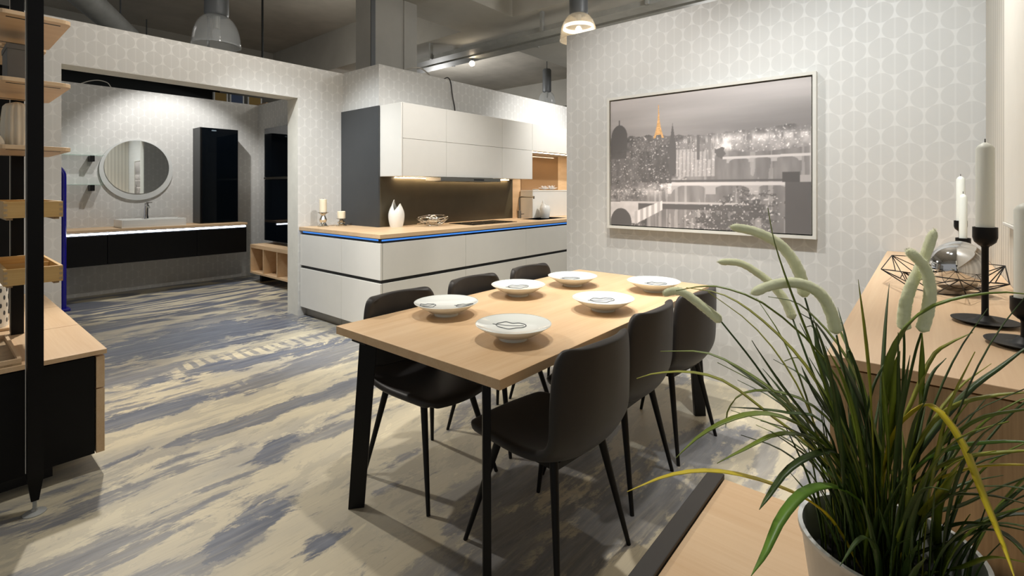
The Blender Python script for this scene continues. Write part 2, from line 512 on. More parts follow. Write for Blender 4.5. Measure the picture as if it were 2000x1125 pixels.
# striped wallpaper of the wall behind the sideboard
def striped():
    m = bpy.data.materials.new('striped_wallpaper'); t = NT(m)
    x = t.sep(t.coord())[0]
    s = t.sstep(t.math('ABSOLUTE', t.math('SUBTRACT', t.math('FRACT', t.math('DIVIDE', x, 0.075)), 0.5)), 0.12, 0.34)
    t.base(t.mix(t.math('MULTIPLY', s, 0.8), '#d9d4c9', '#bdb8ad')); t.rough(0.55)
    t.bump(s, 0.25, 0.0015)
    MATS['striped_wallpaper'] = m
striped()
o = struct(box('wall_sideboard', 0.9, 3.6, -0.43, -0.25, 0, WH, None)); by_normal(o, 'wall_edge', 'striped_wallpaper')
o = struct(prism('wall_partition', [(-3.2, 0), (0.70, 0), (0.70, 2.335), (2.588, 2.335), (2.588, 0), (3.3, 0), (3.3, WH), (-3.2, WH)], 'Y', 5.15, 5.38, None))
by_normal(o, 'wall_edge', 'wallpaper_along_x')
o = struct(prism('wall_kitchen', [(3.12, 4.45), (9.5, 4.45), (9.5, 4.62), (3.3, 4.62), (3.3, 5.15), (3.12, 5.15)], 'Z', 0, WH, None))
by_normal(o, 'wallpaper_along_y', 'wallpaper_along_x')
o = struct(box('wall_bathroom_back', -3.2, 3.6, 8.15, 8.32, 0, WH, None)); by_normal(o, 'wall_edge', 'wallpaper_along_x')
o = struct(box('wall_bathroom_side', 3.44, 3.6, 5.38, 8.15, 0, WH, None)); by_normal(o, 'wallpaper_along_y', 'wall_edge')
struct(box('wall_hall_far', 15.8, 16, -4, 16, 0, 4.72, 'hall_teal'))
struct(box('wall_hall_back', -3.5, 15.8, 15.8, 16, 0, 4.72, 'hall_dark'))

# concrete grid of beams below the slab, and a column
def beam(x0, x1, y0, y1):
    return struct(box('trim_%d' % beam.n, x0, x1, y0, y1, 3.9, 4.72, 'concrete_beam'))
beam.n = 1
for b in ((5.6, 6.88, -4, 15.8), (-3.4, -1.6, -4, 15.8), (12.6, 13.9, -4, 15.8)):
    beam(*b); beam.n += 1
for y0, y1 in ((4.67, 5.75), (-3.2, -2.1), (12.4, 13.5)):
    for x0, x1 in ((-1.6, 5.6), (6.88, 12.6)):
        beam(x0, x1, y0, y1); beam.n += 1
col = thing('concrete_column', 'pale concrete column rising behind the corner of the kitchen wall', 'column', (3.65, 5.3, 0))
box('shaft', 3.65, 4.38, 5.39, 5.72, 0, 4.72, 'concrete_column', col, 0.01)
box('corner_cover', 4.17, 4.39, 5.375, 5.40, 0, 3.9, 'concrete_column', col, 0.004)
box('cable_duct', 3.655, 3.72, 5.375, 5.395, 0, 3.9, 'lamp_stem_grey', col, 0.004)

# cable trays under the beam
def tray(x0, x1, y0, y1, z, label, hang):
    t = thing('cable_tray', label, 'cable tray', ((x0 + x1) / 2, (y0 + y1) / 2, z))
    box('tray_floor', x0, x1, y0, y1, z, z + 0.008, 'galvanised', t)
    box('side_rail', x0 - 0.005, x0, y0, y1, z, z + 0.07, 'galvanised', t)
    box('side_rail', x1, x1 + 0.005, y0, y1, z, z + 0.07, 'galvanised', t)
    for (hx, hy) in hang:
        box('hanger', hx - 0.03, hx + 0.03, hy - 0.02, hy + 0.02, z + 0.0, 3.9, 'galvanised', t)
    return t
t = tray(5.72, 5.94, -1.5, 7.4, 3.62, 'long galvanised cable tray hung under the concrete beam', [(5.7, 6.6), (5.7, 4.2), (5.7, 2.6), (5.7, 1.0)])
tubes('cable_bundle', [(spline([(5.78, -1.4, 3.66), (5.80, 2.0, 3.67), (5.78, 4.5, 3.66), (5.80, 7.3, 3.66)], 24), 0.022, False),
                       (spline([(5.86, -1.4, 3.66), (5.84, 3.0, 3.66), (5.87, 7.3, 3.66)], 24), 0.016, False)], 'cable_black', t)
t = tray(6.25, 6.5, -1.5, 9.5, 3.70, 'second galvanised cable tray running beside the long one under the beam', [(6.52, 6.9), (6.52, 4.9), (6.52, 2.2)])
# overhead duct at the far left
t = thing('ventilation_duct', 'grey blue ribbed ventilation duct under the dark ceiling, far left', 'duct', (1.8, 9.5, 4.05))
def duct():
    a = Vector((0.75, 7.6, 4.05)); b = Vector((3.1, 12.3, 4.05))
    tube('duct_pipe', [a + (b - a) * k / 160 for k in range(161)], [0.17 + (0.014 if k % 2 else 0) for k in range(161)], 'galvanised', t, 20)
    for k in (0.25, 0.6, 0.9):
        p = a + (b - a) * k
        tube('strap', [(p.x, p.y, 4.2), (p.x, p.y, 4.72)], 0.012, 'lamp_stem_grey', t, 6)
duct()
for i, (x, y, lab) in enumerate(((3.75, 8.7, 'thin dark ceiling rod between the left bell lamp and the column'),
                                  (2.75, 8.2, 'thin dark ceiling rod just left of the unlit bell lamp'))):
    t = thing('ceiling_rod', lab, 'rod', (x, y, 3.0))
    tube('rod', [(x, y, 3.1), (x, y, 4.72)], 0.018, 'hall_dark', t, 8)
    cyl('rod_flange', (x, y), 0.05, 4.69, 4.72, 'hall_dark', t, 12)

# things seen through the slot above the bathroom wall
def far_panel(name, x0, x1, y, z0, z1, m, label):
    t = thing(name, label, 'panel', ((x0 + x1) / 2, y, z0))
    box('board', x0, x1, y, y + 0.05, z0, z1, m, t, 0.004)
    tube('pole', [(x0, y + 0.025, 0), (x0, y + 0.025, z1)], 0.03, 'galvanised', t, 8)
    tube('pole', [(x1, y + 0.025, 0), (x1, y + 0.025, z1)], 0.03, 'galvanised', t, 8)
far_panel('banner_panel', 4.35, 4.62, 12.6, 0.9, 3.6, 'hall_ochre', 'ochre banner panel seen above the bathroom wall, the left one')
far_panel('banner_panel', 4.70, 4.98, 12.6, 0.9, 3.6, 'hall_blue', 'dark blue banner panel seen between the two ochre ones above the bathroom wall')
far_panel('banner_panel', 5.10, 5.40, 12.6, 0.9, 3.6, 'hall_ochre', 'ochre banner panel seen above the bathroom wall, the right one')
t = thing('display_gantry', 'beige lit gantry boards seen above the right end of the bathroom wall', 'gantry', (5.3, 9.2, 0))
box('board', 4.6, 6.2, 9.0, 10.2, 3.02, 3.08, 'panel_oak', t, 0.004)
box('board', 4.6, 6.2, 10.5, 11.5, 3.1, 3.16, 'panel_oak', t, 0.004)
for bx_ in (4.7, 5.35, 6.1): box('rail', bx_ - 0.05, bx_ + 0.05, 9.0, 11.5, 2.94, 3.02, 'hall_dark', t)
for px_, py_ in ((4.7, 11.4), (6.1, 11.4), (4.7, 9.1), (6.1, 9.1)): box('post', px_ - 0.05, px_ + 0.05, py_ - 0.05, py_ + 0.05, 0, 2.94, 'hall_dark', t)

# bell lamps
def bell_lamp(x, y, zrim, rad, label, lit):
    t = thing('bell_lamp', label, 'lamp', (x, y, zrim), 'bell lamps of the hall')
    h = rad * 1.45
    prof = []
    for k in range(15):
        a = k / 14 * PI / 2
        prof.append((rad * math.cos(a) ** 0.75 if k < 14 else rad * 0.18, h * math.sin(a) ** 0.95))
    prof = [(r, z) for r, z in prof if r > rad * 0.17]
    outer = prof; inner = [(r - 0.006, z - 0.004) for r, z in reversed(prof)]
    g = lathe('glass_dome', outer + inner, (x, y, zrim), 'clear_dome_lit' if lit else 'clear_dome', t, 40, True, 60)
    lathe('rim', [(rad - 0.008, -0.006), (rad + 0.006, -0.006), (rad + 0.006, 0.008), (rad - 0.008, 0.008)], (x, y, zrim), 'clear_dome_lit' if lit else 'clear_dome', g, 40, True)
    ztop = zrim + h
    lathe('gear_housing', [(0, -0.02), (rad * 0.46, -0.02), (rad * 0.5, 0.0), (rad * 0.5, 0.55), (rad * 0.42, 0.58), (0, 0.58)], (x, y, ztop), 'lamp_stem_grey', t, 28)
    tube('suspension', [(x, y, ztop + 0.55), (x, y, 4.72)], 0.012, 'lamp_stem_grey', t, 6)
    lathe('lamp_socket', [(0, -0.16), (0.03, -0.16), (0.035, -0.02), (0, -0.02)], (x, y, ztop), 'galvanised', t, 16)
    lathe('bulb', [(0, -0.30), (0.03, -0.29), (0.045, -0.24), (0.04, -0.19), (0.02, -0.16), (0, -0.16)], (x, y, ztop), 'lamp_glow' if lit else 'clear_dome', t, 16)
    if lit:
        lathe('glow_band', [(rad * 0.80, 0.40 * h), (rad * 0.84, 0.40 * h), (rad * 0.80, 0.53 * h), (rad * 0.76, 0.53 * h)], (x, y, zrim), 'lamp_glow', t, 40, True)  # emissive ring stands in for the bright band inside the lit glass
    return t
bell_lamp(2.15, 6.162, 2.985, 0.245, 'unlit clear glass bell lamp above the left partition wall', False)
bell_lamp(5.124, 3.225, 3.17, 0.225, 'lit clear glass bell lamp above the end of the picture wall', True)
bell_lamp(10.57, 7.63, 3.60, 0.23, 'small distant bell lamp over the far end of the kitchen wall', False)

t = thing('ceiling_spotlight', 'glaring ceiling spotlight above the kitchen wall, near the cable tray', 'spotlight', (6.31, 6.2, 3.6))
_ax = Vector((-0.70, -0.68, -0.22)).normalized()
_p = Vector((6.31, 6.2, 3.6))
tube('housing', [_p - _ax * 0.16, _p - _ax * 0.005], 0.055, 'lamp_stem_grey', t, 20)
tube('lens', [_p - _ax * 0.01, _p + _ax * 0.004], 0.045, 'spot_glow', t, 20)
tube('bracket', [_p - _ax * 0.1, _p - _ax * 0.1 + Vector((0, 0, 0.12))], 0.012, 'lamp_stem_grey', t, 8)

# loose cables on top of the kitchen wall
tag(tube('loose_cable', spline([(4.146, 4.56, 2.72), (4.13, 4.47, 2.72), (4.15, 4.44, 2.66), (4.175, 4.436, 2.5), (4.215, 4.438, 2.36), (4.215, 4.436, 2.245)], 24), 0.006, 'cable_black'),
    'thin black cable hanging down the kitchen wall to the white wall cabinets', 'cable')
tag(tube('loose_cable', spline([(3.5, 4.55, 2.70), (3.62, 4.5, 2.75), (3.75, 4.52, 2.77), (3.85, 4.5, 2.72), (3.95, 4.55, 2.70)], 24), 0.008, 'cable_white'),
    'pale loose cable looping on top of the kitchen wall beside the column', 'cable')
tag(tube('loose_cable', spline([(1.30, 8.2, 2.696), (1.38, 8.2, 2.74), (1.47, 8.2, 2.765), (1.56, 8.2, 2.75), (1.60, 8.2, 2.696)], 24), 0.006, 'cable_white'),
    'pale loose cable looping on top of the bathroom wall left of the round mirror', 'cable')

# ================================================================== KITCHEN
G = 0.0015
def fronts(root, x0, x1, y, lower=True):
    box('drawer_front', x0 + G, x1 - G, y, y + 0.02, 0.546, 0.873, 'white_front', root, 0.002)
    if lower: box('drawer_front', x0 + G, x1 - G, y, y + 0.02, 0.10, 0.514, 'white_front', root, 0.002)

r = thing('base_cabinet', 'white handleless corner base cabinet under the vase and the worktop corner', 'cabinet', (2.63, 3.72, 0))
box('carcass', 2.632, 3.672, 3.722, 4.44, 0.10, 0.885, 'groove_black', r)
box('plinth', 2.68, 3.672, 3.78, 4.44, 0, 0.10, 'plinth_grey', r)
fronts(r, 2.634, 3.672, 3.70)
box('side_panel', 2.61, 2.631, 3.70, 4.331, 0.546, 0.873, 'white_front', r, 0.002)
box('side_panel', 2.61, 2.631, 3.70, 4.331, 0.10, 0.514, 'white_front', r, 0.002)
r = thing('base_cabinet', 'white handleless end cabinet of the kitchen against the partition wall', 'cabinet', (2.63, 4.74, 0))
box('carcass', 2.632, 3.10, 4.445, 5.14, 0.10, 0.885, 'groove_black', r)
box('plinth', 2.68, 3.10, 4.445, 5.14, 0, 0.10, 'plinth_grey', r)
box('side_panel', 2.61, 2.631, 4.334, 5.14, 0.546, 0.873, 'white_front', r, 0.002)
box('side_panel', 2.61, 2.631, 4.334, 5.14, 0.10, 0.514, 'white_front', r, 0.002)
for x0, x1, lab in ((3.672, 4.699, 'white handleless base cabinet under the black hob, between the corner and sink units'),
                    (4.699, 5.73, 'white handleless base cabinet under the sink, next to the picture wall edge'),
                    (5.73, 6.80, 'white handleless base cabinet mostly hidden behind the picture wall')):
    r = thing('base_cabinet', lab, 'cabinet', (x0, 3.72, 0))
    box('carcass', x0 + 0.001, x1 - 0.001, 3.722, 4.44, 0.10, 0.785 if 'sink' in lab or 'mostly' in lab else 0.885, 'groove_black', r)
    box('plinth', x0 + 0.001, x1 - 0.001, 3.78, 4.44, 0, 0.10, 'plinth_grey', r)
    fronts(r, x0, x1, 3.70)

w = thing('worktop', 'L shaped oak kitchen worktop with a blue light strip under its edge', 'worktop', (3.0, 4.2, 0.917))
def worktop():
    z0, z1 = 0.917, 0.953
    # sink cut-out X 5.18-5.86, Y 3.86-4.20: slab made of pieces around it, one mesh with shared corners
    xs = [2.6, 3.10, 5.18, 5.86, 6.82]; ys = [3.69, 3.86, 4.20, 4.43, 5.145]
    V = []; F = []; idx = {}
    def vid(x, y, z):
        k = (x, y, z)
        if k not in idx: idx[k] = len(V); V.append(k)
        return idx[k]
    cells = set()
    for i in range(4):
        for j in range(4):
            if j == 3 and i != 0: continue
            if i == 2 and j == 1: continue
            cells.add((i, j))
    for i, j in cells:
        a, b, c, d = xs[i], xs[i + 1], ys[j], ys[j + 1]
        F.append((vid(a, c, z1), vid(b, c, z1), vid(b, d, z1), vid(a, d, z1)))
        F.append((vid(a, d, z0), vid(b, d, z0), vid(b, c, z0), vid(a, c, z0)))
        if (i, j - 1) not in cells: F.append((vid(a, c, z0), vid(b, c, z0), vid(b, c, z1), vid(a, c, z1)))
        if (i, j + 1) not in cells: F.append((vid(b, d, z0), vid(a, d, z0), vid(a, d, z1), vid(b, d, z1)))
        if (i - 1, j) not in cells: F.append((vid(a, d, z0), vid(a, c, z0), vid(a, c, z1), vid(a, d, z1)))
        if (i + 1, j) not in cells: F.append((vid(b, c, z0), vid(b, d, z0), vid(b, d, z1), vid(b, c, z1)))
    mesh_obj('slab', V, F, 'oak_x', w)
worktop()
box('light_strip', 2.640, 6.8, 3.715, 3.722, 0.891, 0.905, 'led_blue', w)
box('light_strip', 2.634, 2.641, 3.722, 5.13, 0.891, 0.905, 'led_blue', w)
boxes('strip_rail', [(2.632, 6.8, 3.722, 3.76, 0.8855, 0.917), (2.641, 2.68, 3.76, 5.13, 0.8855, 0.917)], 'groove_black', w)

# wall cabinets
def wall_cab(x0, x1, both, label):
    r = thing('wall_cabinet', label, 'cabinet', (x0, 4.26, 1.49 if both else 1.876))
    zb = 1.492 if both else 1.878
    box('carcass', x0 + 0.001, x1 - 0.001, 4.092, 4.428 if both else 4.44, zb, 2.242, 'white_front', r)
    box('door', x0 + G, x1 - G, 4.07, 4.09, 1.8795, 2.243, 'white_front', r, 0.002)
    if both: box('door', x0 + G, x1 - G, 4.07, 4.09, 1.492, 1.8765, 'white_front', r, 0.002)
    return r
r = wall_cab(3.141, 3.739, True, 'leftmost white wall cabinet, next to the dark side panel')
box('side_panel', 3.12, 3.139, 4.07, 4.428, 1.492, 2.243, 'white_front', r, 0.002)
r = wall_cab(3.739, 4.683, True, 'wide white wall cabinet above the extractor hood')
r = wall_cab(4.683, 5.306, True, 'white wall cabinet right of the extractor hood, above the dark splashback end')
r = wall_cab(5.306, 6.14, False, 'shallow brightly lit white wall cabinet over the sink')
r = wall_cab(6.14, 6.80, False, 'shallow white wall cabinet mostly hidden behind the picture wall')
t = thing('under_cabinet_light', 'warm light strip under the white wall cabinets', 'light', (4.2, 4.36, 1.48))
box('profile', 3.3, 5.2, 4.395, 4.424, 1.484, 1.4915, 'brushed_steel', t)
box('diffuser', 3.3, 5.2, 4.398, 4.421, 1.480, 1.484, 'led_warm', t)
t = thing('under_cabinet_light', 'warm light strip over the sink niche', 'light', (5.9, 4.36, 1.86))
_l = box('profile', 5.4, 6.7, 4.115, 4.15, 1.869, 1.8775, 'brushed_steel', t)
box('diffuser', 5.4, 6.7, 4.118, 4.147, 1.865, 1.869, 'led_warm', _l)

t = thing('extractor_hood', 'flat steel extractor hood drawn out under the white wall cabinets', 'hood', (4.13, 4.2, 1.44))
_v = box('visor', 3.633, 4.625, 4.045, 4.30, 1.446, 1.488, 'brushed_steel', t, 0.003)
box('control_panel', 4.15, 4.32, 4.042, 4.046, 1.458, 1.474, 'hob_glass', _v)
box('filter', 3.75, 4.5, 4.08, 4.28, 1.442, 1.446, 'galvanised', _v)

t = struct(box('trim_20', 3.10, 3.12, 4.43, 5.15, 0.953, 2.243, 'anthracite_panel'))
t = struct(box('trim_21', 3.12, 5.318, 4.43, 4.45, 0.953, 1.492, 'splashback_warm_glow'))
t = struct(box('trim_22', 5.318, 6.9, 4.43, 4.45, 0.953, 1.878, 'panel_oak'))
t = thing('glass_splashback', 'bronze tinted glass panel above the white block in the sink niche', 'glass panel', (6.0, 4.425, 1.345))
box('pane', 5.50, 6.42, 4.42, 4.428, 1.345, 1.86, 'bronze_glass', t, 0.001)
box('clip', 6.42, 6.50, 4.418, 4.428, 1.345, 1.86, 'panel_oak', t)
t = thing('counter_block', 'white raised block at the back of the sink worktop', 'block', (5.48, 4.3, 0.953))
box('body', 5.48, 6.78, 4.2, 4.418, 0.954, 1.325, 'white_front', t, 0.002)
box('lid', 5.475, 6.785, 4.195, 4.418, 1.325, 1.342, 'white_front', t, 0.003)

# hob
t = thing('hob', 'black glass induction hob set in the oak worktop', 'hob', (4.33, 4.05, 0.953))
_g = box('glass_plate', 3.95, 4.72, 3.86, 4.26, 0.9535, 0.959, 'hob_glass', t, 0.002)
for hx, hy, hr in ((4.13, 3.96, 0.075), (4.13, 4.16, 0.06), (4.52, 3.96, 0.06), (4.52, 4.16, 0.08)):
    lathe('cooking_zone', [(hr - 0.003, 0), (hr, 0), (hr, 0.0006), (hr - 0.003, 0.0006)], (hx, hy, 0.959), 'brushed_steel', _g, 32, True)
# sink
t = thing('kitchen_sink', 'dark inset kitchen sink in the oak worktop beneath the tap', 'sink', (5.52, 4.03, 0.80))
boxes('basin', [(5.185, 5.855, 3.865, 4.195, 0.79, 0.80), (5.185, 5.20, 3.865, 4.195, 0.80, 0.954), (5.84, 5.855, 3.865, 4.195, 0.80, 0.954),
                (5.20, 5.84, 3.865, 3.88, 0.80, 0.954), (5.20, 5.84, 4.18, 4.195, 0.80, 0.954)], 'hob_glass', t)
lathe('drain', [(0, 0), (0.04, 0), (0.045, 0.004), (0.03, 0.006), (0, 0.004)], (5.52, 4.03, 0.80), 'chrome', t, 24)
t = thing('kitchen_tap', 'angular steel kitchen tap behind the sink', 'tap', (5.333, 4.32, 0.953))
lathe('tap_body', [(0, 0), (0.026, 0), (0.026, 0.10), (0.02, 0.105), (0, 0.105)], (5.333, 4.32, 0.9535), 'brushed_steel', t, 20)
_s = tube('spout', spline([(5.333, 4.32, 1.05), (5.333, 4.32, 1.20), (5.333, 4.315, 1.235), (5.333, 4.29, 1.25), (5.333, 4.2, 1.252), (5.333, 4.06, 1.252)], 30), 0.011, 'brushed_steel', t, 12)
tube('spout_tip', [(5.333, 4.068, 1.252), (5.333, 4.068, 1.225)], 0.011, 'brushed_steel', _s, 12)
tube('lever', [(5.355, 4.32, 1.005), (5.42, 4.31, 1.01)], 0.008, 'brushed_steel', t, 10)

# decoration on the worktop
def tulip_vase(x, y, z, rad, h, label, turn, notch):
    """Bulging ceramic vase whose mouth is cut into two leaf-like points."""
    V = []; F = []; seg = 36; rows = 22
    def R(k):
        return rad * (0.72 + 0.28 * math.sin(PI * min(1, k * 1.25) * 0.9 + 0.15)) * (1 - max(0, k - 0.45) ** 2 * 1.9)
    for side in (0, 1):
        for i in range(rows + 1):
            for s in range(seg):
                a = 2 * PI * s / seg
                top = h * (notch(a))
                k = i / rows
                zz = k * top
                r_ = R(zz / h) - (0.006 if side else 0)
                V.append((x + r_ * math.cos(a + turn), y + r_ * 0.8 * math.sin(a + turn), z + max(zz, 0.006 if side else 0)))
    n1 = (rows + 1) * seg
    for i in range(rows):
        for s in range(seg):
            s2 = (s + 1) % seg
            F.append((i * seg + s, i * seg + s2, (i + 1) * seg + s2, (i + 1) * seg + s))
            F.append((n1 + i * seg + s2, n1 + i * seg + s, n1 + (i + 1) * seg + s, n1 + (i + 1) * seg + s2))
    for s in range(seg):
        s2 = (s + 1) % seg
        F.append((rows * seg + s, rows * seg + s2, n1 + rows * seg + s2, n1 + rows * seg + s))
    F.append(tuple(reversed(range(seg)))); F.append(tuple(n1 + s for s in range(seg)))
    o = mesh_obj('tulip_vase', V, F, 'white_ceramic'); smooth(o, 60)
    o2 = o
    return tag(o2, label, 'vase')
def two_points(a):
    # two peaks, at 180 and 0 degrees, valleys between; the first peak is taller
    c = math.cos(a)
    return 0.60 + (0.40 * max(0, -c) ** 0.9 if c < 0 else 0.26 * max(0, c) ** 0.9)
def one_point(a):
    c = math.cos(a)
    return 0.66 + 0.34 * max(0, (1 - c) / 2) ** 2
TV = math.atan2(math.sin(AZ - PI / 2), math.cos(AZ - PI / 2))
tulip_vase(3.262, 4.335, 0.953, 0.092, 0.292, 'white ceramic vase with a two pointed mouth at the worktop corner', TV, two_points)
tulip_vase(5.62, 4.09, 0.953, 0.088, 0.265, 'white ceramic vase with one open side beside the sink and tap', TV, one_point)

def pillar_candle(x, y, z, hh, hr, cr, ch, label):
    t = thing('pillar_candle_holder', label, 'candle', (x, y, z))
    k = hh
    lathe('glass_holder', [(0, 0), (hr, 0), (hr * 1.0, 0.01), (hr * 0.7, 0.02), (hr * 0.45, 0.28 * k), (hr * 0.62, 0.38 * k), (hr * 0.72, 0.50 * k), (hr * 0.55, 0.62 * k), (hr * 0.36, 0.78 * k), (hr * 0.5, 0.88 * k), (hr * 0.95, 0.97 * k), (hr * 0.95, k), (0, k)], (x, y, z), 'mercury_glass', t, 28)
    cd = lathe('candle', [(0, 0), (cr, 0), (cr, ch - 0.004), (cr - 0.004, ch), (0, ch - 0.004)], (x, y, z + k), 'candle_wax', t, 28)
    tube('wick', [(x, y, z + k + ch - 0.005), (x + 0.002, y, z + k + ch + 0.01)], 0.0015, 'wick', cd, 6)
pillar_candle(2.785, 4.985, 0.953, 0.155, 0.058, 0.038, 0.142, 'tall cream pillar candle on a silvered glass foot beside the partition wall')
pillar_candle(2.955, 4.905, 0.953, 0.085, 0.058, 0.042, 0.078, 'short cream pillar candle on a low silvered glass foot beside the dark panel')

# silver wire bowl with a ball
t = thing('wire_bowl', 'silver wire fruit bowl on the worktop beside the hob', 'bowl', (3.62, 4.16, 0.953))
def wb(cx, cy, z):
    L = []
    def loop(rx, ry, zc, tx, ty, rot, n=40):
        pts = []
        for k in range(n):
            a = 2 * PI * k / n
            px_, py_ = rx * math.cos(a), ry * math.sin(a)
            q = Matrix.Rotation(rot, 3, 'Z') @ Vector((px_, py_, tx * px_ + ty * py_))
            pts.append((cx + q.x, cy + q.y, max(z + 0.0045, z + zc + q.z)))
        return pts
    L.append((loop(0.195, 0.15, 0.085, 0.10, 0.12, 0.1), 0.0042, True))
    L.append((loop(0.185, 0.15, 0.075, -0.16, -0.05, 0.5), 0.0042, True))
    L.append((loop(0.17, 0.13, 0.062, 0.20, -0.14, -0.5), 0.0042, True))
    L.append((loop(0.16, 0.12, 0.055, -0.2, 0.2, 0.9), 0.0042, True))
    L.append((loop(0.07, 0.06, 0.0045, 0, 0, 0), 0.0042, True))
    for k in range(10):
        a = 2 * PI * k / 10
        b = a + 0.7
        L.append((spline([(cx + 0.068 * math.cos(a), cy + 0.058 * math.sin(a), z + 0.0045), (cx + 0.13 * math.cos(a + 0.35), cy + 0.10 * math.sin(a + 0.35), z + 0.035), (cx + 0.188 * math.cos(b), cy + 0.146 * math.sin(b), z + 0.082)], 8), 0.0036, False))
    tubes('wire_frame', L, 'silver_wire', t, 6)
wb(3.62, 4.16, 0.953)
tag(lathe('decor_ball', [(0.056 * math.sin(PI * k / 16), 0.056 - 0.056 * math.cos(PI * k / 16)) for k in range(17)], (3.62, 4.16, 0.962), 'mercury_glass', None, 28), 'shiny silver ball lying in the silver wire bowl', 'ball')

# crystal blossoms on the white block
def crystal(x, y, z, r, label):
    t = thing('crystal_blossom', label, 'ornament', (x, y, z), 'crystal blossoms in the sink niche')
    for ring, (n, tilt, ln) in enumerate(((9, 0.35, r), (7, 0.85, r * 0.85), (4, 1.3, r * 0.6))):
        for k in range(n):
            a = 2 * PI * k / n + ring * 0.3
            d = Vector((math.cos(a) * math.cos(tilt), math.sin(a) * math.cos(tilt), math.sin(tilt)))
            s = Vector((-math.sin(a), math.cos(a), 0)) * ln * 0.22
            u_ = d.cross(s).normalized() * ln * 0.07
            b = Vector((x, y, z + 0.006)); m_ = b + d * ln * 0.6; e = b + d * ln
            mesh_obj('petal', [b, m_ + s, e, m_ - s, m_ + u_, m_ - u_], [(0, 1, 4), (1, 2, 4), (2, 3, 4), (3, 0, 4), (1, 0, 5), (2, 1, 5), (3, 2, 5), (0, 3, 5)], 'crystal', t)
crystal(5.88, 4.29, 1.342, 0.095, 'clear crystal blossom on the white block, the left one by the bronze glass')
crystal(6.06, 4.29, 1.342, 0.105, 'clear crystal blossom on the white block, right beside the picture wall edge')
t = thing('candle_saucer', 'small glowing glass saucer on the white block left of the crystal blossoms', 'saucer', (5.66, 4.28, 1.342))
lathe('dish', [(0, 0), (0.03, 0), (0.055, 0.012), (0.05, 0.014), (0.028, 0.005), (0, 0.005)], (5.66, 4.28, 1.342), 'white_ceramic', t, 24)

# ================================================================== BATHROOM
v = thing('vanity_unit', 'long black floating vanity with a white light strip under its oak top', 'vanity', (2.0, 7.9, 0.44))
box('carcass', 0.25, 3.06, 7.645, 8.148, 0.44, 0.805, 'black_lacquer', v)
for x0, x1 in ((0.25, 1.454), (1.454, 2.417), (2.417, 3.06)):
    box('drawer_front', x0 + 0.002, x1 - 0.002, 7.622, 7.643, 0.44, 0.800, 'black_lacquer', v, 0.002)
box('light_strip', 0.26, 3.05, 7.632, 7.648, 0.808, 0.826, 'led_cool', v)
box('light_rail', 0.25, 3.06, 7.65, 8.148, 0.805, 0.838, 'black_lacquer', v)
box('vanity_top', 0.24, 3.07, 7.615, 8.148, 0.838, 0.868, 'oak_x', v, 0.002)
for x in (1.454, 2.417): lathe('sensor', [(0, 0), (0.008, 0), (0.008, 0.004), (0, 0.006)], (x, 7.63, 0.80), 'chrome', v, 12)

b = thing('wash_basin', 'white rectangular counter basin on the vanity below the round mirror', 'basin', (1.95, 7.85, 0.868))
boxes('basin_bowl', [(1.60, 2.30, 7.66, 8.06, 0.868, 0.885), (1.60, 1.615, 7.66, 8.06, 0.885, 0.968), (2.285, 2.30, 7.66, 8.06, 0.885, 0.968),
                     (1.615, 2.285, 7.66, 7.675, 0.885, 0.968), (1.615, 2.285, 8.045, 8.06, 0.885, 0.968), (1.615, 2.285, 7.955, 8.045, 0.93, 0.966)], 'white_ceramic', b, 0.003)
lathe('basin_drain', [(0, 0), (0.03, 0), (0.032, 0.004), (0, 0.006)], (1.95, 7.8, 0.885), 'chrome', b, 16)
t = thing('basin_tap', 'chrome single lever tap on the white bathroom basin', 'tap', (1.93, 8.0, 0.966))
tube('tap_body', [(1.93, 8.0, 0.966), (1.93, 7.995, 1.02), (1.93, 7.975, 1.17)], [0.034, 0.026, 0.024], 'chrome', t, 16)
tube('tap_spout', spline([(1.93, 7.98, 1.14), (1.93, 7.93, 1.145), (1.93, 7.86, 1.12)], 8), [0.02, 0.02, 0.019, 0.018, 0.018, 0.017, 0.016, 0.015], 'chrome', t, 12)
tube('tap_lever', [(1.93, 7.97, 1.175), (1.99, 7.95, 1.175)], 0.01, 'chrome', t, 10)

t = thing('round_mirror', 'round wall mirror with a frosted rim above the bathroom basin', 'mirror', (1.87, 8.14, 1.65))
def disc(name, cx, y, cz, r, d, m, par, n=64):
    poly = [(cx + r * math.cos(2 * PI * k / n), cz + r * math.sin(2 * PI * k / n)) for k in range(n)]
    return prism(name, poly, 'Y', y, y + d, m, par)
disc('frosted_glass', 1.87, 8.125, 1.615, 0.405, 0.024, 'frosted_rim', t)
disc('mirror_face', 1.87, 8.118, 1.652, 0.357, 0.006, 'mirror_glass', t)

c = thing('wall_cabinet', 'tall black glass fronted bathroom cabinet on the wall right of the mirror', 'cabinet', (2.78, 8.0, 0.89))
boxes('carcass', [(2.53, 2.55, 7.87, 8.148, 0.875, 2.235), (3.01, 3.03, 7.87, 8.148, 0.875, 2.235), (2.55, 3.01, 7.87, 8.148, 0.875, 0.895), (2.55, 3.01, 7.87, 8.148, 2.215, 2.235),
                  (2.55, 3.01, 8.13, 8.148, 0.895, 2.215)], 'anthracite_panel', c)
for z in (1.22, 1.56, 1.90): box('shelf', 2.55, 3.01, 7.89, 8.13, z, z + 0.008, 'shelf_glass', c)
cyl('cabinet_spot', (2.74, 7.95), 0.03, 2.205, 2.2149, 'cabinet_spot', c, 16)
dg = MATS['dark_glass']; dg.node_tree.nodes['Principled BSDF'].inputs['Alpha'].default_value = 0.86
box('glass_door', 2.555, 3.03, 7.85, 7.868, 0.875, 2.235, 'dark_glass', c, 0.002)
box('door_frame', 2.53, 2.553, 7.85, 7.868, 0.875, 2.235, 'black_lacquer', c)

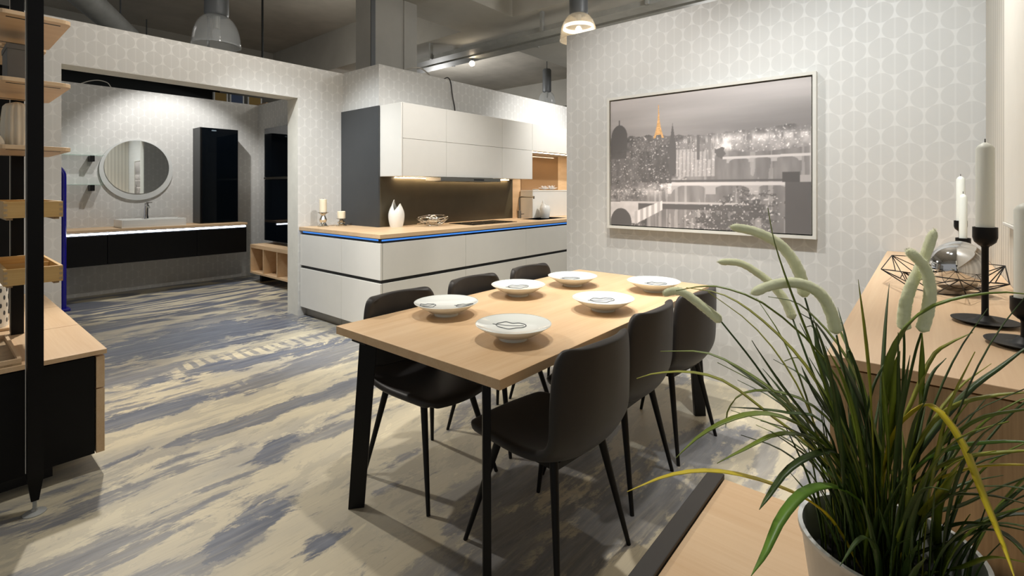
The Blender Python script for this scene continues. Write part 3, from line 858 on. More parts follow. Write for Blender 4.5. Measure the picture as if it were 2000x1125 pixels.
for z, zz in ((1.78, 'upper'), (1.41, 'lower')):
    t = thing('glass_shelf', zz + ' of the two green edged glass shelves left of the round mirror', 'shelf', (1.2, 8.08, z))
    box('glass_plate', 0.90, 1.496, 7.99, 8.148, z, z + 0.005, 'shelf_glass', t)
    box('bracket', 1.36, 1.405, 8.02, 8.149, z - 0.075, z - 0.0005, 'black_metal', t, 0.004)
    box('bracket', 0.98, 1.02, 8.02, 8.149, z - 0.075, z - 0.0005, 'black_metal', t, 0.004)

c = thing('wall_cabinet', 'tall black cabinet with a steel strip on the right bathroom wall', 'cabinet', (3.38, 7.1, 0.58))
box('carcass', 3.30, 3.438, 6.3, 7.54, 0.60, 2.255, 'black_lacquer', c)
box('door', 3.278, 3.298, 6.3, 7.54, 1.535, 2.255, 'dark_glass', c, 0.002)
box('door', 3.278, 3.298, 6.3, 7.54, 0.60, 1.50, 'dark_glass', c, 0.002)
box('handle_strip', 3.27, 3.30, 6.3, 7.54, 1.502, 1.533, 'brushed_steel', c)
c = thing('bench_box', 'open oak bench shelf with compartments below the right bathroom cabinet', 'bench', (3.3, 7.2, 0.1))
boxes('frame', [(3.1, 3.438, 6.3, 7.60, 0.50, 0.55), (3.1, 3.438, 6.3, 7.60, 0.13, 0.155), (3.1, 3.438, 7.575, 7.60, 0.155, 0.50), (3.1, 3.438, 6.3, 6.325, 0.155, 0.50)], 'oak_y', c)
for y in (7.17, 6.75): box('divider', 3.105, 3.438, y, y + 0.025, 0.155, 0.50, 'oak_y', c)
box('back_panel', 3.425, 3.438, 6.325, 7.575, 0.155, 0.50, 'oak_y', c)
for y in (7.45, 6.4): box('foot', 3.2, 3.4, y, y + 0.06, 0, 0.13, 'groove_black', c)

t = thing('blue_frame_mirror', 'upright screen in a rounded blue frame behind the left edge of the opening', 'screen', (0.9, 7.37, 0))
fr = []
for k in range(9):
    a = PI / 2 * k / 8
    fr.append((0.925 + 0.10 * math.sin(a) * 0.9, 7.37, 1.50 + 0.11 * math.cos(a)))
tube('frame', [(0.55, 7.37, 0.03), (0.55, 7.37, 1.61)] + [(0.60, 7.37, 1.61)] + fr + [(1.015, 7.37, 0.8), (1.015, 7.37, 0.03)], 0.03, 'blue_enamel', t, 12)
box('pane', 0.56, 1.0, 7.362, 7.378, 0.05, 1.58, 'frosted_rim', t)
box('foot', 0.50, 1.07, 7.30, 7.44, 0, 0.03, 'blue_enamel', t, 0.006)
box('clip', 0.955, 0.985, 7.34, 7.361, 1.33, 1.40, 'black_metal', t)

# ================================================================== SHELF UNIT AT THE LEFT
spec = [(3.05, 3.717, 'front module of the low oak and black floor cabinet at left, nearest the post'),
        (3.726, 4.391, 'middle module of the low oak and black floor cabinet at left'),
        (4.40, 5.10, 'rear module of the low oak and black floor cabinet, against the partition wall')]
for i, (y0, y1, lab) in enumerate(spec):
    c = thing('floor_cabinet', lab, 'cabinet', (0.2, (y0 + y1) / 2, 0))
    box('cabinet_top', -0.12, 0.58, y0, y1, 0.562, 0.584, 'oak_y', c, 0.001)
    box('carcass', -0.09, 0.535, y0 + 0.008, y1 - 0.004, 0.09, 0.555, 'black_lacquer', c)
    box('drawer_front', 0.54, 0.572, y0 + 0.004, y1 - 0.003, 0.402, 0.552, 'oak_y', c, 0.001)
    box('drawer_front', 0.54, 0.572, y0 + 0.004, y1 - 0.003, 0.09, 0.396, 'oak_y', c, 0.001)
    box('plinth', 0.0, 0.40, y0 + 0.12, y1 - 0.02, 0, 0.09, 'groove_black', c)
# posts
def post(x, y, z0, z1, label, foot):
    t = thing('shelf_post', label, 'post', (x, y, z0))
    s = 0.025
    if foot:
        V = []
        for (sz, r_) in ((0.055, 0.012), (0.155, s), (z1, s)):
            V += [(x - r_, y - r_, sz), (x + r_, y - r_, sz), (x + r_, y + r_, sz), (x - r_, y + r_, sz)]
        F = [(3, 2, 1, 0), (8, 9, 10, 11)]
        for k in (0, 4):
            for q in range(4): F.append((k + q, k + (q + 1) % 4, k + 4 + (q + 1) % 4, k + 4 + q))
        mesh_obj('shaft', V, F, 'post_black', t)
        tube('foot_screw', [(x, y, 0.015), (x, y, 0.056)], 0.007, 'galvanised', t, 12)
        lathe('foot_plate', [(0, 0), (0.038, 0), (0.038, 0.004), (0.012, 0.012), (0.01, 0.02), (0, 0.02)], (x, y, 0), 'galvanised', t, 24)
        zs = 0.17
    else:
        box('shaft', x - s, x + s, y - s, y + s, z0, z1, 'post_black', t)
        zs = z0 + 0.01
    box('edge_strip', x - s - 0.0015, x - s, y + s - 0.012, y + s - 0.002, zs, z1, 'white_matt', t)
post(0.306, 2.865, 0, 4.72, 'tall black floor to ceiling post on a small steel foot, nearest the camera', True)
post(0.33, 3.735, 0.585, 2.50, 'black post standing on the low cabinet just behind the front post', False)
post(0.33, 4.405, 0.585, 2.50, 'black post standing on the low cabinet, third in the row', False)

def shelf(y0, z, lab, y1=None):
    y1 = y1 or y0 + 0.66
    t = thing('shelf_board', lab, 'shelf', (0.33, (y0 + y1) / 2, z))
    x0, x1, r_ = 0.205, 0.452, 0.03
    poly = []
    for cx, cy, a0 in ((x1 - r_, y0 + r_, -PI / 2), (x1 - r_, y1 - r_, 0), (x0 + r_, y1 - r_, PI / 2), (x0 + r_, y0 + r_, PI)):
        for k in range(6):
            a = a0 + PI / 2 * k / 5
            poly.append((cx + r_ * math.cos(a), cy + r_ * math.sin(a)))
    bd = prism('board', poly, 'Z', z, z + 0.018, 'oak_x', t, 0.001)
    for ys in (y0 + 0.05, y1 - 0.06): box('slot', 0.24, 0.42, ys, ys + 0.012, z - 0.0012, z + 0.0005, 'groove_black', bd)
    for ys in (y0 + 0.05, y1 - 0.06): box('slot', 0.24, 0.42, ys, ys + 0.012, z + 0.0175, z + 0.0192, 'groove_black', bd)
for z, nm in ((2.125, 'topmost'), (1.832, 'second'), (1.535, 'third')):
    shelf(3.06, z, nm + ' oak shelf board from the top, in the front bay of the black posts')
shelf(3.765, 2.125, 'oak shelf board in the bay behind the front one, at the top')

def wood_tray(z0, lab, deep):
    t = thing('wooden_tray', lab, 'tray', (0.325, 3.36, z0))
    x0, x1, y0, y1, h = 0.228, 0.42, 3.05, 3.66, 0.072
    box('tray_floor', x0 + 0.012, x1 - 0.012, y0 + 0.012, y1 - 0.012, z0 + 0.004, z0 + 0.012, 'pine_box', t)
    fb = box('side_board', x0, x1, y0, y0 + 0.012, z0, z0 + h, 'pine_box', t, 0.001)
    box('side_board', x0, x1, y1 - 0.012, y1, z0, z0 + h, 'pine_box', t, 0.001)
    box('side_board', x0, x0 + 0.012, y0 + 0.012, y1 - 0.012, z0, z0 + h, 'pine_box', t)
    box('side_board', x1 - 0.012, x1, y0 + 0.012, y1 - 0.012, z0, z0 + h, 'pine_box', t)
    box('divider', x0 + 0.012, x1 - 0.012, 3.33, 3.34, z0 + 0.012, z0 + h - 0.008, 'pine_box', t)
    for k in range(3):
        zz = z0 + 0.008 + k * 0.022
        for xa in (x0, x1 - 0.012): box('finger_joint', xa - 0.0004, xa + 0.0124, y0 - 0.0006, y0, zz, zz + 0.011, 'oak_end_z', fb)
    for xa in (x0 + 0.01, x1 - 0.03): box('tray_runner', xa, xa + 0.02, y0 + 0.02, y1 - 0.02, z0 - 0.010, z0, 'oak_end_z', t)
wood_tray(1.232, 'upper finger jointed pine tray hung between the black posts', 0)
wood_tray(0.937, 'lower finger jointed pine tray hung between the black posts, with a divider', 1)

# cactus vase on the third shelf
t = thing('cactus_vase', 'cream ribbed ceramic cactus on the third oak shelf', 'vase', (0.30, 3.42, 1.554))
def ribbed(cx, cy, z, r, h, name, mat_='cream_ceramic'):
    V = []; F = []; seg = 60; rows = 18
    for i in range(rows + 1):
        k = i / rows
        rr = r * (0.86 + 0.14 * math.sin(PI * min(1, k * 1.1))) if k < 0.85 else r * 0.9 * math.sqrt(max(0.02, 1 - ((k - 0.85) / 0.152) ** 2))
        for s in range(seg):
            a = 2 * PI * s / seg
            q = rr * (1 + 0.07 * math.cos(15 * a))
            V.append((cx + q * math.cos(a), cy + q * math.sin(a), z + h * k))
    for i in range(rows):
        for s in range(seg):
            s2 = (s + 1) % seg
            F.append((i * seg + s, i * seg + s2, (i + 1) * seg + s2, (i + 1) * seg + s))
    F.append(tuple(reversed(range(seg)))); F.append(tuple(rows * seg + s for s in range(seg)))
    return smooth(mesh_obj(name, V, F, mat_, t), 80)
ribbed(0.305, 3.42, 1.554, 0.058, 0.232, 'cactus_body')
tube('cactus_arm', spline([(0.27, 3.43, 1.66), (0.238, 3.44, 1.665), (0.225, 3.445, 1.70), (0.222, 3.445, 1.765)], 12), [0.022, 0.024, 0.024, 0.024, 0.024, 0.024, 0.024, 0.024, 0.023, 0.021, 0.016, 0.006], 'cream_ceramic', t, 16)
tag(tube('pumpkin_pod', spline([(0.232, 3.36, 1.556), (0.230, 3.36, 1.575), (0.228, 3.36, 1.60), (0.226, 3.36, 1.63)], 10), [0.010, 0.020, 0.024, 0.026, 0.026, 0.024, 0.02, 0.015, 0.009, 0.003], 'cream_ceramic', None, 14), 'small cream ceramic pod beside the ribbed cactus', 'ornament')
bx = thing('storage_box', 'grey storage box on the second oak shelf behind the front post', 'box', (0.32, 3.45, 1.851))
box('box_body', 0.262, 0.375, 3.34, 3.56, 1.8515, 2.03, 'grey_board', bx, 0.002)
box('box_lid', 0.259, 0.378, 3.337, 3.563, 2.03, 2.055, 'grey_board', bx, 0.002)
bx = thing('storage_box', 'small black box beside the grey box on the second oak shelf', 'box', (0.235, 3.5, 1.851))
box('box_body', 0.215, 0.255, 3.46, 3.56, 1.8515, 1.885, 'black_lacquer', bx, 0.002)
box('box_lid', 0.213, 0.257, 3.458, 3.562, 1.885, 1.893, 'black_lacquer', bx, 0.001)

# tray and perforated lantern on the low cabinet
t = thing('serving_tray', 'flat oak tray lying on the front module of the low cabinet', 'tray', (0.12, 3.38, 0.585))
box('tray_base', 0.0, 0.285, 3.06, 3.62, 0.5848, 0.594, 'oak_end_z', t)
boxes('tray_rim', [(0.0, 0.285, 3.06, 3.072, 0.594, 0.612), (0.0, 0.285, 3.608, 3.62, 0.594, 0.612), (0.273, 0.285, 3.072, 3.608, 0.594, 0.612), (0.0, 0.012, 3.072, 3.608, 0.594, 0.612)], 'oak_y', t)
t = thing('lantern', 'white lantern with leaf shaped holes standing on the low cabinet', 'lantern', (0.22, 3.95, 0.585))
box('lantern_base', 0.12, 0.32, 3.85, 4.05, 0.585, 0.60, 'oak_y', t, 0.002)
lb = cyl('lantern_body', (0.22, 3.95), 0.095, 0.60, 0.83, 'white_matt', t, 40)
for i in range(5):
    for k in range(14):
        a = 2 * PI * (k + 0.5 * (i % 2)) / 14
        c_ = Vector((0.22 + 0.0955 * math.cos(a), 3.95 + 0.0955 * math.sin(a), 0.635 + i * 0.042))
        sdir = Vector((-math.sin(a), math.cos(a), 0))
        n_ = Vector((math.cos(a), math.sin(a), 0)) * 0.0006
        P_ = [c_ + n_ + sdir * (0.009 * math.cos(q * PI / 4)) * (0.7) + Vector((0, 0, 0.013 * math.sin(q * PI / 4))) for q in range(8)]
        mesh_obj('leaf_hole', P_ + [p - n_ * 3 for p in P_], [tuple(range(8))] + [(q, q + 8, (q + 1) % 8 + 8, (q + 1) % 8) for q in range(8)], 'anthracite_panel', lb)

# ================================================================== DINING TABLE
TX0, TX1, TY0, TY1 = 1.185, 3.20, 1.04, 2.01
t = thing('dining_table', 'long oak dining table with slanted black steel legs', 'table', (2.19, 1.52, 0))
box('table_top', TX0, TX1, TY0, TY1, 0.715, 0.75, 'oak_x', t, 0.0015)
def table_leg(bx_, by_, dx, dy):
    """Flat steel leg, wide across the diagonal, leaning outwards to the foot."""
    d = Vector((dx, dy, 0)).normalized(); n = Vector((-d.y, d.x, 0))
    w, k = 0.033, 0.014
    B = Vector((bx_, by_, 0)); T = B + d * 0.05 + Vector((0, 0, 0.712))
    V = []
    for c_ in (B, T):
        ww = w if c_ is B else w * 1.1
        for a, b_ in ((-1, -1), (1, -1), (1, 1), (-1, 1)):
            V.append(tuple(c_ + d * ww * a + n * k * b_))
    bev(mesh_obj('leg', V, [(3, 2, 1, 0), (4, 5, 6, 7), (0, 1, 5, 4), (1, 2, 6, 5), (2, 3, 7, 6), (3, 0, 4, 7)], 'black_metal', t), 0.002)
    box('mount_plate', T.x - 0.05, T.x + 0.05, T.y - 0.05, T.y + 0.05, 0.708, 0.7148, 'black_metal', t)
table_leg(1.195, 1.865, 1, -0.8)
table_leg(1.205, 1.115, 1, 1)
table_leg(3.0, 1.035, -1, 1)
table_leg(3.05, 1.87, -1, -0.8)

# ---- chairs
def make_chair():
    t = thing('dining_chair', 'chair', 'chair', (0, 0, 0), 'dark grey dining chairs around the oak table')
    #        y      z     half width, edge lift z, edge forward y
    prof = [(0.265, 0.420, 0.170, 0.000, -0.035),
            (0.262, 0.448, 0.190, 0.000, -0.030),
            (0.225, 0.462, 0.212, 0.006, -0.010),
            (0.14, 0.460, 0.220, 0.012, 0.0),
            (0.04, 0.452, 0.224, 0.020, 0.0),
            (-0.06, 0.444, 0.225, 0.030, 0.0),
            (-0.14, 0.442, 0.225, 0.046, 0.005),
            (-0.185, 0.455, 0.224, 0.050, 0.012),
            (-0.217, 0.492, 0.223, 0.040, 0.028),
            (-0.230, 0.550, 0.223, 0.020, 0.038),
            (-0.237, 0.620, 0.222, 0.006, 0.045),
            (-0.243, 0.690, 0.219, 0.0, 0.049),
            (-0.248, 0.755, 0.213, -0.002, 0.052),
            (-0.252, 0.800, 0.203, -0.006, 0.053),
            (-0.255, 0.828, 0.188, -0.016, 0.053),
            (-0.256, 0.838, 0.170, -0.020, 0.048)]
    nu = 12
    V = []; F = []
    for (y, z, hw, lz, fy) in prof:
        for i in range(nu + 1):
            s = -1 + 2 * i / nu
            e = abs(s) ** 2.3
            V.append((hw * s, y + fy * e, z + lz * e))
    for j in range(len(prof) - 1):
        for i in range(nu):
            a = j * (nu + 1) + i
            F.append((a, a + 1, a + nu + 2, a + nu + 1))
    sh = mesh_obj('seat_shell', V, F, 'chair_leather', t, True)
    m = sh.modifiers.new('thick', 'SOLIDIFY'); m.thickness = 0.036; m.offset = 1.0; m.use_even_offset = True
    m = sh.modifiers.new('sub', 'SUBSURF'); m.levels = 2; m.render_levels = 2
    # seam of the cushion where seat and back meet
    for row, nm in ((8, 'seam'),):
        y, z, hw, lz, fy = prof[row]
        pts = []
        for i in range(15):
            s = -0.93 + 1.86 * i / 14; e = abs(s) ** 2.3
            pts.append((hw * s, y + fy * e + 0.004, z + lz * e + 0.002))
        tube('seam', pts, 0.0035, 'chair_leather', t, 6)
    for sx in (-1, 1):
        for sy in (-1, 1):
            top = Vector((sx * 0.135, sy * 0.13 - 0.02, 0.432)); bot = Vector((sx * 0.212, sy * 0.232, 0.0))
            tube('leg', [bot, bot + (top - bot) * 0.5, top], [0.0085, 0.0125, 0.0165], 'chair_leg_black', t, 14)
    boxes('under_frame', [(-0.145, 0.145, -0.165, -0.125, 0.395, 0.418), (-0.145, 0.145, 0.085, 0.125, 0.395, 0.418), (-0.145, -0.115, -0.125, 0.085, 0.395, 0.418), (0.115, 0.145, -0.125, 0.085, 0.395, 0.418)], 'chair_leg_black', t)
    return t
chair = make_chair()
spots = [((1.545, 1.117), -5, 'dark grey leather dining chair nearest the camera, on the right side of the table'),
         ((2.11, 1.165), 0, 'dark grey leather dining chair, middle one on the picture side of the table'),
         ((2.62, 1.135), -6, 'dark grey leather dining chair, farthest on the picture side, in front of the wall'),
         ((1.565, 1.815), 180, 'dark grey leather dining chair nearest the camera on the kitchen side of the table'),
         ((2.12, 1.835), 180, 'dark grey leather dining chair, middle one on the kitchen side of the table'),
         ((2.66, 1.83), 180, 'dark grey leather dining chair, farthest one on the kitchen side of the table')]
for i, ((x, y), a, lab) in enumerate(spots):
    o = chair if i == 0 else copy_tree(chair)
    o.location = (x, y, 0); o.rotation_euler = (0, 0, math.radians(a)); o['label'] = lab

# ---- plates
PROF_IN = [(0.0, 0.044), (0.05, 0.0443), (0.085, 0.046), (0.11, 0.050), (0.13, 0.0555), (0.152, 0.063)]
def plate_z(r):
    for (r0, z0), (r1, z1) in zip(PROF_IN, PROF_IN[1:]):
        if r <= r1: return z0 + (z1 - z0) * (r - r0) / (r1 - r0)
    return 0.063
def make_plate():
    t = thing('deep_plate', 'plate', 'plate', (0, 0, 0), 'white deep plates laid on the table')
    prof = [(0.0, 0.006), (0.052, 0.006), (0.054, 0.0), (0.060, 0.0), (0.062, 0.012), (0.095, 0.024), (0.120, 0.039), (0.154, 0.061), (0.155, 0.0635), (0.152, 0.0645)] + [(r_, z_) for r_, z_ in reversed(PROF_IN)]
    lathe('plate_body', prof, (0, 0, 0), 'plate_porcelain', t, 56, False, 50)
    return t
def leaf_print(parent, cx, cy, ang, ln):
    """Inked outline of a lobed leaf lying on the porcelain."""
    def onplate(x, y): return (x, y, plate_z(math.hypot(x, y)) + 0.0009)
    def place(u, v_):
        return onplate(cx + (u * math.cos(ang) - v_ * math.sin(ang)), cy + (u * math.sin(ang) + v_ * math.cos(ang)))
    out = []
    n = 48
    for k in range(n):
        a = 2 * PI * k / n
        w = 0.34 * ln * (1 + 0.20 * math.sin(3 * a + 0.6) * abs(math.sin(a)) + 0.10 * math.sin(7 * a))
        out.append(place(0.5 * ln * math.cos(a), w * math.sin(a)))
    L = [(out, 0.0017, True)]
    L.append(([place(ln * (-0.62 + 1.05 * k / 8), 0.02 * ln * math.sin(k)) for k in range(9)], 0.0011, False))
    o = tubes('leaf_print', L, 'leaf_ink', parent, 5)
    return o
plate = make_plate()
VA = AZ - PI / 2        # horizontal image axis in the plan
plates = [((1.637, 1.783), [(-0.085, -0.02, 0.9, 0.085), (0.09, -0.02, -0.3, 0.085)], 'white deep plate with two small leaf drawings, kitchen side near end of the table'),
          ((1.548, 1.285), [(-0.01, 0.03, -0.15, 0.125)], 'white deep plate nearest the camera, in front of the nearest right chair'),
          ((2.200, 1.790), [(0.0, 0.02, 0.25, 0.12)], 'white deep plate, middle one on the kitchen side of the table'),
          ((2.640, 1.706), [(-0.01, 0.0, 0.1, 0.11)], 'white deep plate, farthest one on the kitchen side of the table'),
          ((2.205, 1.243), [(0.0, 0.02, 0.2, 0.125)], 'white deep plate, middle one on the picture side of the table'),
          ((2.802, 1.240), [(0.02, 0.0, -0.2, 0.115)], 'white deep plate, farthest one on the picture side of the table')]
for i, ((x, y), leaves, lab) in enumerate(plates):
    p = plate if i == 0 else copy_tree(plate)
    p.location = (x, y, 0.7503); p['label'] = lab
for i, (o, (_, leaves, _l)) in enumerate(zip([ob for ob in C.objects if ob.name.startswith('deep_plate')], plates)):
    OFF[o.name] = Vector((0, 0, 0))
    for (u, v_, a, ln) in leaves:
        ca, sa = math.cos(VA), math.sin(VA)
        leaf_print(o, u * ca - v_ * sa, u * sa + v_ * ca, a + VA, ln)

# ================================================================== PICTURE
pic = thing('framed_picture', 'large framed black and white city river panorama with a golden tower', 'picture', (3.57, 1.237, 1.05))
y0, y1, z0, z1 = 0.54, 1.935, 1.075, 2.062
def painting(nx=420, ny=290):
    rng = np.random.default_rng(3)
    U, Vv = np.meshgrid(np.linspace(0, 1, nx), np.linspace(0, 1, ny))    # U left->right as seen, V bottom->top
    def nz(fx, fy, seed, oct=4):
        r_ = np.random.default_rng(seed); out = np.zeros_like(U); amp = 1.0; tot = 0
        for o_ in range(oct):
            gx, gy = max(2, int(fx * 2 ** o_)), max(2, int(fy * 2 ** o_))
            g = r_.random((gy + 2, gx + 2))
            x = U * gx; y = Vv * gy; xi = x.astype(int); yi = y.astype(int); fx_ = x - xi; fy_ = y - yi
            fx_ = fx_ * fx_ * (3 - 2 * fx_); fy_ = fy_ * fy_ * (3 - 2 * fy_)
            a = g[yi, xi] * (1 - fx_) + g[yi, xi + 1] * fx_; b = g[yi + 1, xi] * (1 - fx_) + g[yi + 1, xi + 1] * fx_
            out += amp * (a * (1 - fy_) + b * fy_); tot += amp; amp *= 0.55
        return out / tot
    def ss(x, a, b):
        t_ = np.clip((x - a) / (b - a), 0, 1); return t_ * t_ * (3 - 2 * t_)
    hor = 0.69 + 0.012 * np.sin(U * 9) + 0.03 * (nz(30, 2, 5, 2) - 0.5)
    sky = 0.60 + 0.14 * ss(Vv, 0.7, 1.0) + 0.12 * (nz(2, 14, 11) - 0.5) - 0.10 * ss(U, 0.35, 0.9) * (1 - ss(Vv, 0.75, 1.0))
    L = sky.copy()
    city = 0.40 + 0.28 * (nz(46, 30, 21, 3) - 0.5)
    lights = (nz(170, 120, 31, 1) > 0.83) * (0.30 + 0.4 * rng.random(U.shape))
    glow = ss(U, 0.25, 0.75) * np.exp(-((Vv - 0.60) / 0.08) ** 2) * 0.26
    city = city + lights * 0.7 + glow
    m = Vv < hor
    L = np.where(m, city, L)
    # far bank lights on the right
    far = np.exp(-((Vv - 0.64) / 0.022) ** 2) * ss(U, 0.32, 0.45) * 0.22 * (nz(80, 3, 41, 2) > 0.45)
    L += far
    # river
    bank = 0.30 + 0.27 * np.clip((U - 0.30) / 0.33, 0, 1) ** 1.25 + 0.01 * np.sin(U * 14)
    riv = (Vv < bank - 0.02) & (U > 0.22)
    refl = 0.52 + 0.22 * (nz(28, 5, 51, 3) - 0.5) + 0.25 * (nz(60, 2, 52, 2) > 0.62) * 0.5
    L = np.where(riv, refl, L)
    quay = np.exp(-((Vv - bank - 0.01) / 0.022) ** 2) * ((U > 0.3) & (U < 0.66)) * (0.35 + 0.4 * nz(70, 8, 53, 2))
    L = L + 0.55 * quay
    L = L + np.exp(-(((U - 0.62) / 0.05) ** 2 + ((Vv - 0.60) / 0.07) ** 2)) * 0.35 * nz(60, 40, 54, 2)
    L = np.where((((U - 0.605) / 0.03) ** 2 + ((Vv - 0.545) / 0.04) ** 2 + 1.6 * (nz(60, 45, 55, 2) - 0.5) < 0.8), 0.42, L)
    # bridges
    def bridge(v0, slope, u0, u1, th, arches, lit):
        nonlocal L
        line = v0 + slope * (U - u0)
        s_ = (U > u0) & (U < u1)
        L = np.where(s_ & (np.abs(Vv - line) < th), lit, L)
        for (uc, wr, hr) in arches:
            d = ((U - uc) / wr) ** 2 + ((Vv - (line - th - hr * 0.9)) / hr) ** 2
            band = s_ & (Vv < line - th) & (Vv > line - th - hr * 0.9) & (d > 1.0) & (np.abs(U - uc) < wr * 1.25)
            L = np.where(band, lit * 0.85, L)
    bridge(0.505, 0.01, 0.62, 1.0, 0.008, [(0.70, 0.05, 0.03), (0.80, 0.05, 0.03), (0.90, 0.05, 0.03)], 0.84)
    bridge(0.325, 0.0, 0.34, 0.90, 0.012, [(0.46, 0.10, 0.07), (0.66, 0.10, 0.07), (0.84, 0.08, 0.06)], 0.86)
    L = np.where((np.abs(Vv - 0.349) < 0.007) & (U > 0.36) & (U < 0.9), 0.38, L)
    bridge(0.185, 0.0, 0.06, 0.78, 0.008, [], 0.78)
    L = np.where((Vv < 0.175) & (Vv > 0.135) & (U > 0.12) & (U < 0.80), 0.36, L)
    # stone arch at lower left
    stone = (U < 0.17) & (Vv < 0.185) & (Vv > 0.02)
    L = np.where(stone, 0.82 + 0.1 * (nz(40, 30, 61, 2) - 0.5), L)
    L = np.where(((U - 0.065) / 0.065) ** 2 + ((Vv - 0.02) / 0.115) ** 2 < 1, 0.34, L)
    tri = (U > 0.15) & (U < 0.31) & (Vv < 0.17 - (0.31 - U) * 0.55 + 0.03) & (Vv > 0.13 - (0.31 - U) * 0.75)
    L = np.where(tri, 0.74 + 0.2 * (np.sin(U * 190) > 0), L)
    # bright street at left
    street = np.exp(-((Vv - (0.25 + 0.16 * (U - 0.05))) / 0.05) ** 2) * (U < 0.36)
    L += street * 0.48 * (nz(60, 40, 71, 2) - 0.15)
    # dark slab buildings at left
    def bld(u0, u1, v0, v1, val, win=0.0, seed=0):
        nonlocal L
        s_ = (U > u0) & (U < u1) & (Vv > v0) & (Vv < v1)
        body = val + 0.05 * (nz(50, 50, 81 + seed, 2) - 0.5)
        if win:
            body = body + 0.5 * win * (nz(70, 14, 95 + seed, 2) - 0.5)
            body = body + (win if win > 0 else 0.12) * 1.4 * (nz(150, 130, 91 + seed, 1) > 0.84)
            if win < 0: body = body + win * 0.8 * (np.sin(U * 300 + 3 * nz(8, 8, 97, 1)) > 0.4)
        L = np.where(s_, body, L)
    bld(0.0, 0.10, 0.50, 0.70, 0.35, 0.0, 1)
    L = np.where((Vv < 0.70 + 0.10 * np.sqrt(np.clip(1 - ((U - 0.055) / 0.05) ** 2, 0, 1))) & (np.abs(U - 0.055) < 0.05) & (Vv > 0.60), 0.34, L)
    L = np.where((np.abs(U - 0.055) < 0.004) & (Vv > 0.7) & (Vv < 0.84), 0.34, L)
    bld(0.0, 0.17, 0.36, 0.53, 0.42, 0.28, 2)
    bld(0.17, 0.28, 0.34, 0.58, 0.38, 0.30, 3)
    bld(0.27, 0.36, 0.33, 0.62, 0.36, 0.30, 4)
    L = np.where((Vv < 0.78 - np.abs(U - 0.365) * 9) & (Vv > 0.4) & (np.abs(U - 0.365) < 0.018), 0.36, L)
    for u0, u1, v1, s_ in ((0.385, 0.47, 0.58, 5), (0.47, 0.53, 0.56, 6), (0.53, 0.58, 0.57, 7)):
        bld(u0, u1, 0.38, v1, 0.72, -0.16, s_)
        L = np.where((U > u0) & (U < u1) & (Vv > v1) & (Vv < v1 + 0.045) & (np.sin(U * 500) > 0.1), 0.55, L)
    L = np.where((np.abs(U - 0.50) < 0.006) & (Vv > 0.5) & (Vv < 0.68), 0.42, L)
    L = np.where((np.abs(U - 0.555) < 0.006) & (Vv > 0.5) & (Vv < 0.66), 0.55, L)
    # trees and dark chimney at lower right
    tr = nz(40, 40, 101, 3) + 0.25 * nz(90, 90, 102, 2)
    zone = np.exp(-(((U - 0.74) / 0.16) ** 2 + ((Vv - 0.14) / 0.16) ** 2)) + np.exp(-(((U - 0.55) / 0.14) ** 2 + ((Vv - 0.05) / 0.09) ** 2))
    L = np.where((tr * 0.85 + zone * 0.45 > 0.90) & (Vv < 0.36), 0.36 + 0.1 * (tr - 0.6), L)
    sp = (nz(150, 110, 103, 1) > 0.83) & (zone > 0.4)
    L = np.where(sp, 0.86, L)
    L = np.where((U > 0.895) & (Vv < 0.335), 0.37 + 0.03 * (nz(6, 3, 104) - 0.5), L)
    L = np.where((U > 0.885) & (U < 0.955) & (Vv >= 0.335) & (Vv < 0.40), 0.33, L)
    L = np.where((U > 0.955) & (Vv >= 0.335) & (Vv < 0.38), 0.7, L)
    for _ in range(1):
        K = np.pad(L, 1, mode='edge'); L = (K[1:-1, 1:-1] * 4 + K[:-2, 1:-1] + K[2:, 1:-1] + K[1:-1, :-2] + K[1:-1, 2:]) / 8
    L = 0.10 + 0.88 * np.clip(L, 0.25, 1.0)  # blacks lifted: glare over the print is put into its colours
    rgb = np.stack([L * 1.0, L * 0.965, L * 0.95], -1)
    # golden tower
    h = np.clip((Vv - 0.675) / 0.255, 0, 1)
    half = 0.0025 + 0.028 * (1 - h) ** 2.6
    tw = (np.abs(U - 0.288) < half) & (Vv > 0.675) & (Vv < 0.93)
    hole = (np.abs(U - 0.288) < half * 0.55) & (Vv < 0.70)
    tw &= ~hole
    g = 0.75 + 0.2 * nz(120, 160, 111, 1)
    gold = np.stack([g * 1.02, g * 0.80, g * 0.55], -1)
    rgb = np.where(tw[..., None], gold, rgb)
    rgb = np.clip(rgb, 0, 0.97)
    lin = np.where(rgb <= 0.04045, rgb / 12.92, ((rgb + 0.055) / 1.055) ** 2.4)
    X = 3.556
    Y = y1 - U * (y1 - y0); Z = z0 + Vv * (z1 - z0)
    verts = np.stack([np.full_like(Y, X), Y, Z], -1).reshape(-1, 3)
    idx = np.arange(nx * ny).reshape(ny, nx)
    q = np.stack([idx[:-1, :-1], idx[:-1, 1:], idx[1:, 1:], idx[1:, :-1]], -1).reshape(-1, 4)
    me = bpy.data.meshes.new('photo_print')
    off = np.array(OFF[pic.name])
    me.from_pydata((verts - off).tolist(), [], q.tolist())
    at = me.color_attributes.new('print', 'FLOAT_COLOR', 'POINT')
    cols = np.concatenate([lin.reshape(-1, 3), np.ones((nx * ny, 1))], 1).astype(np.float32)
    at.data.foreach_set('color', cols.ravel())
    m_ = bpy.data.materials.new('photo_print'); t_ = NT(m_)
    a_ = t_.n.new('ShaderNodeAttribute'); a_.attribute_name = 'print'
    t_.base(a_.outputs['Color']); t_.rough(0.45)
    me.materials.append(m_)
    o = bpy.data.objects.new('photo_print', me); C.objects.link(o); o.parent = pic
painting()
box('canvas_board', 3.557, 3.585, y0, y1, z0, z1, 'white_matt', pic)
g_ = 0.008; w_ = 0.02
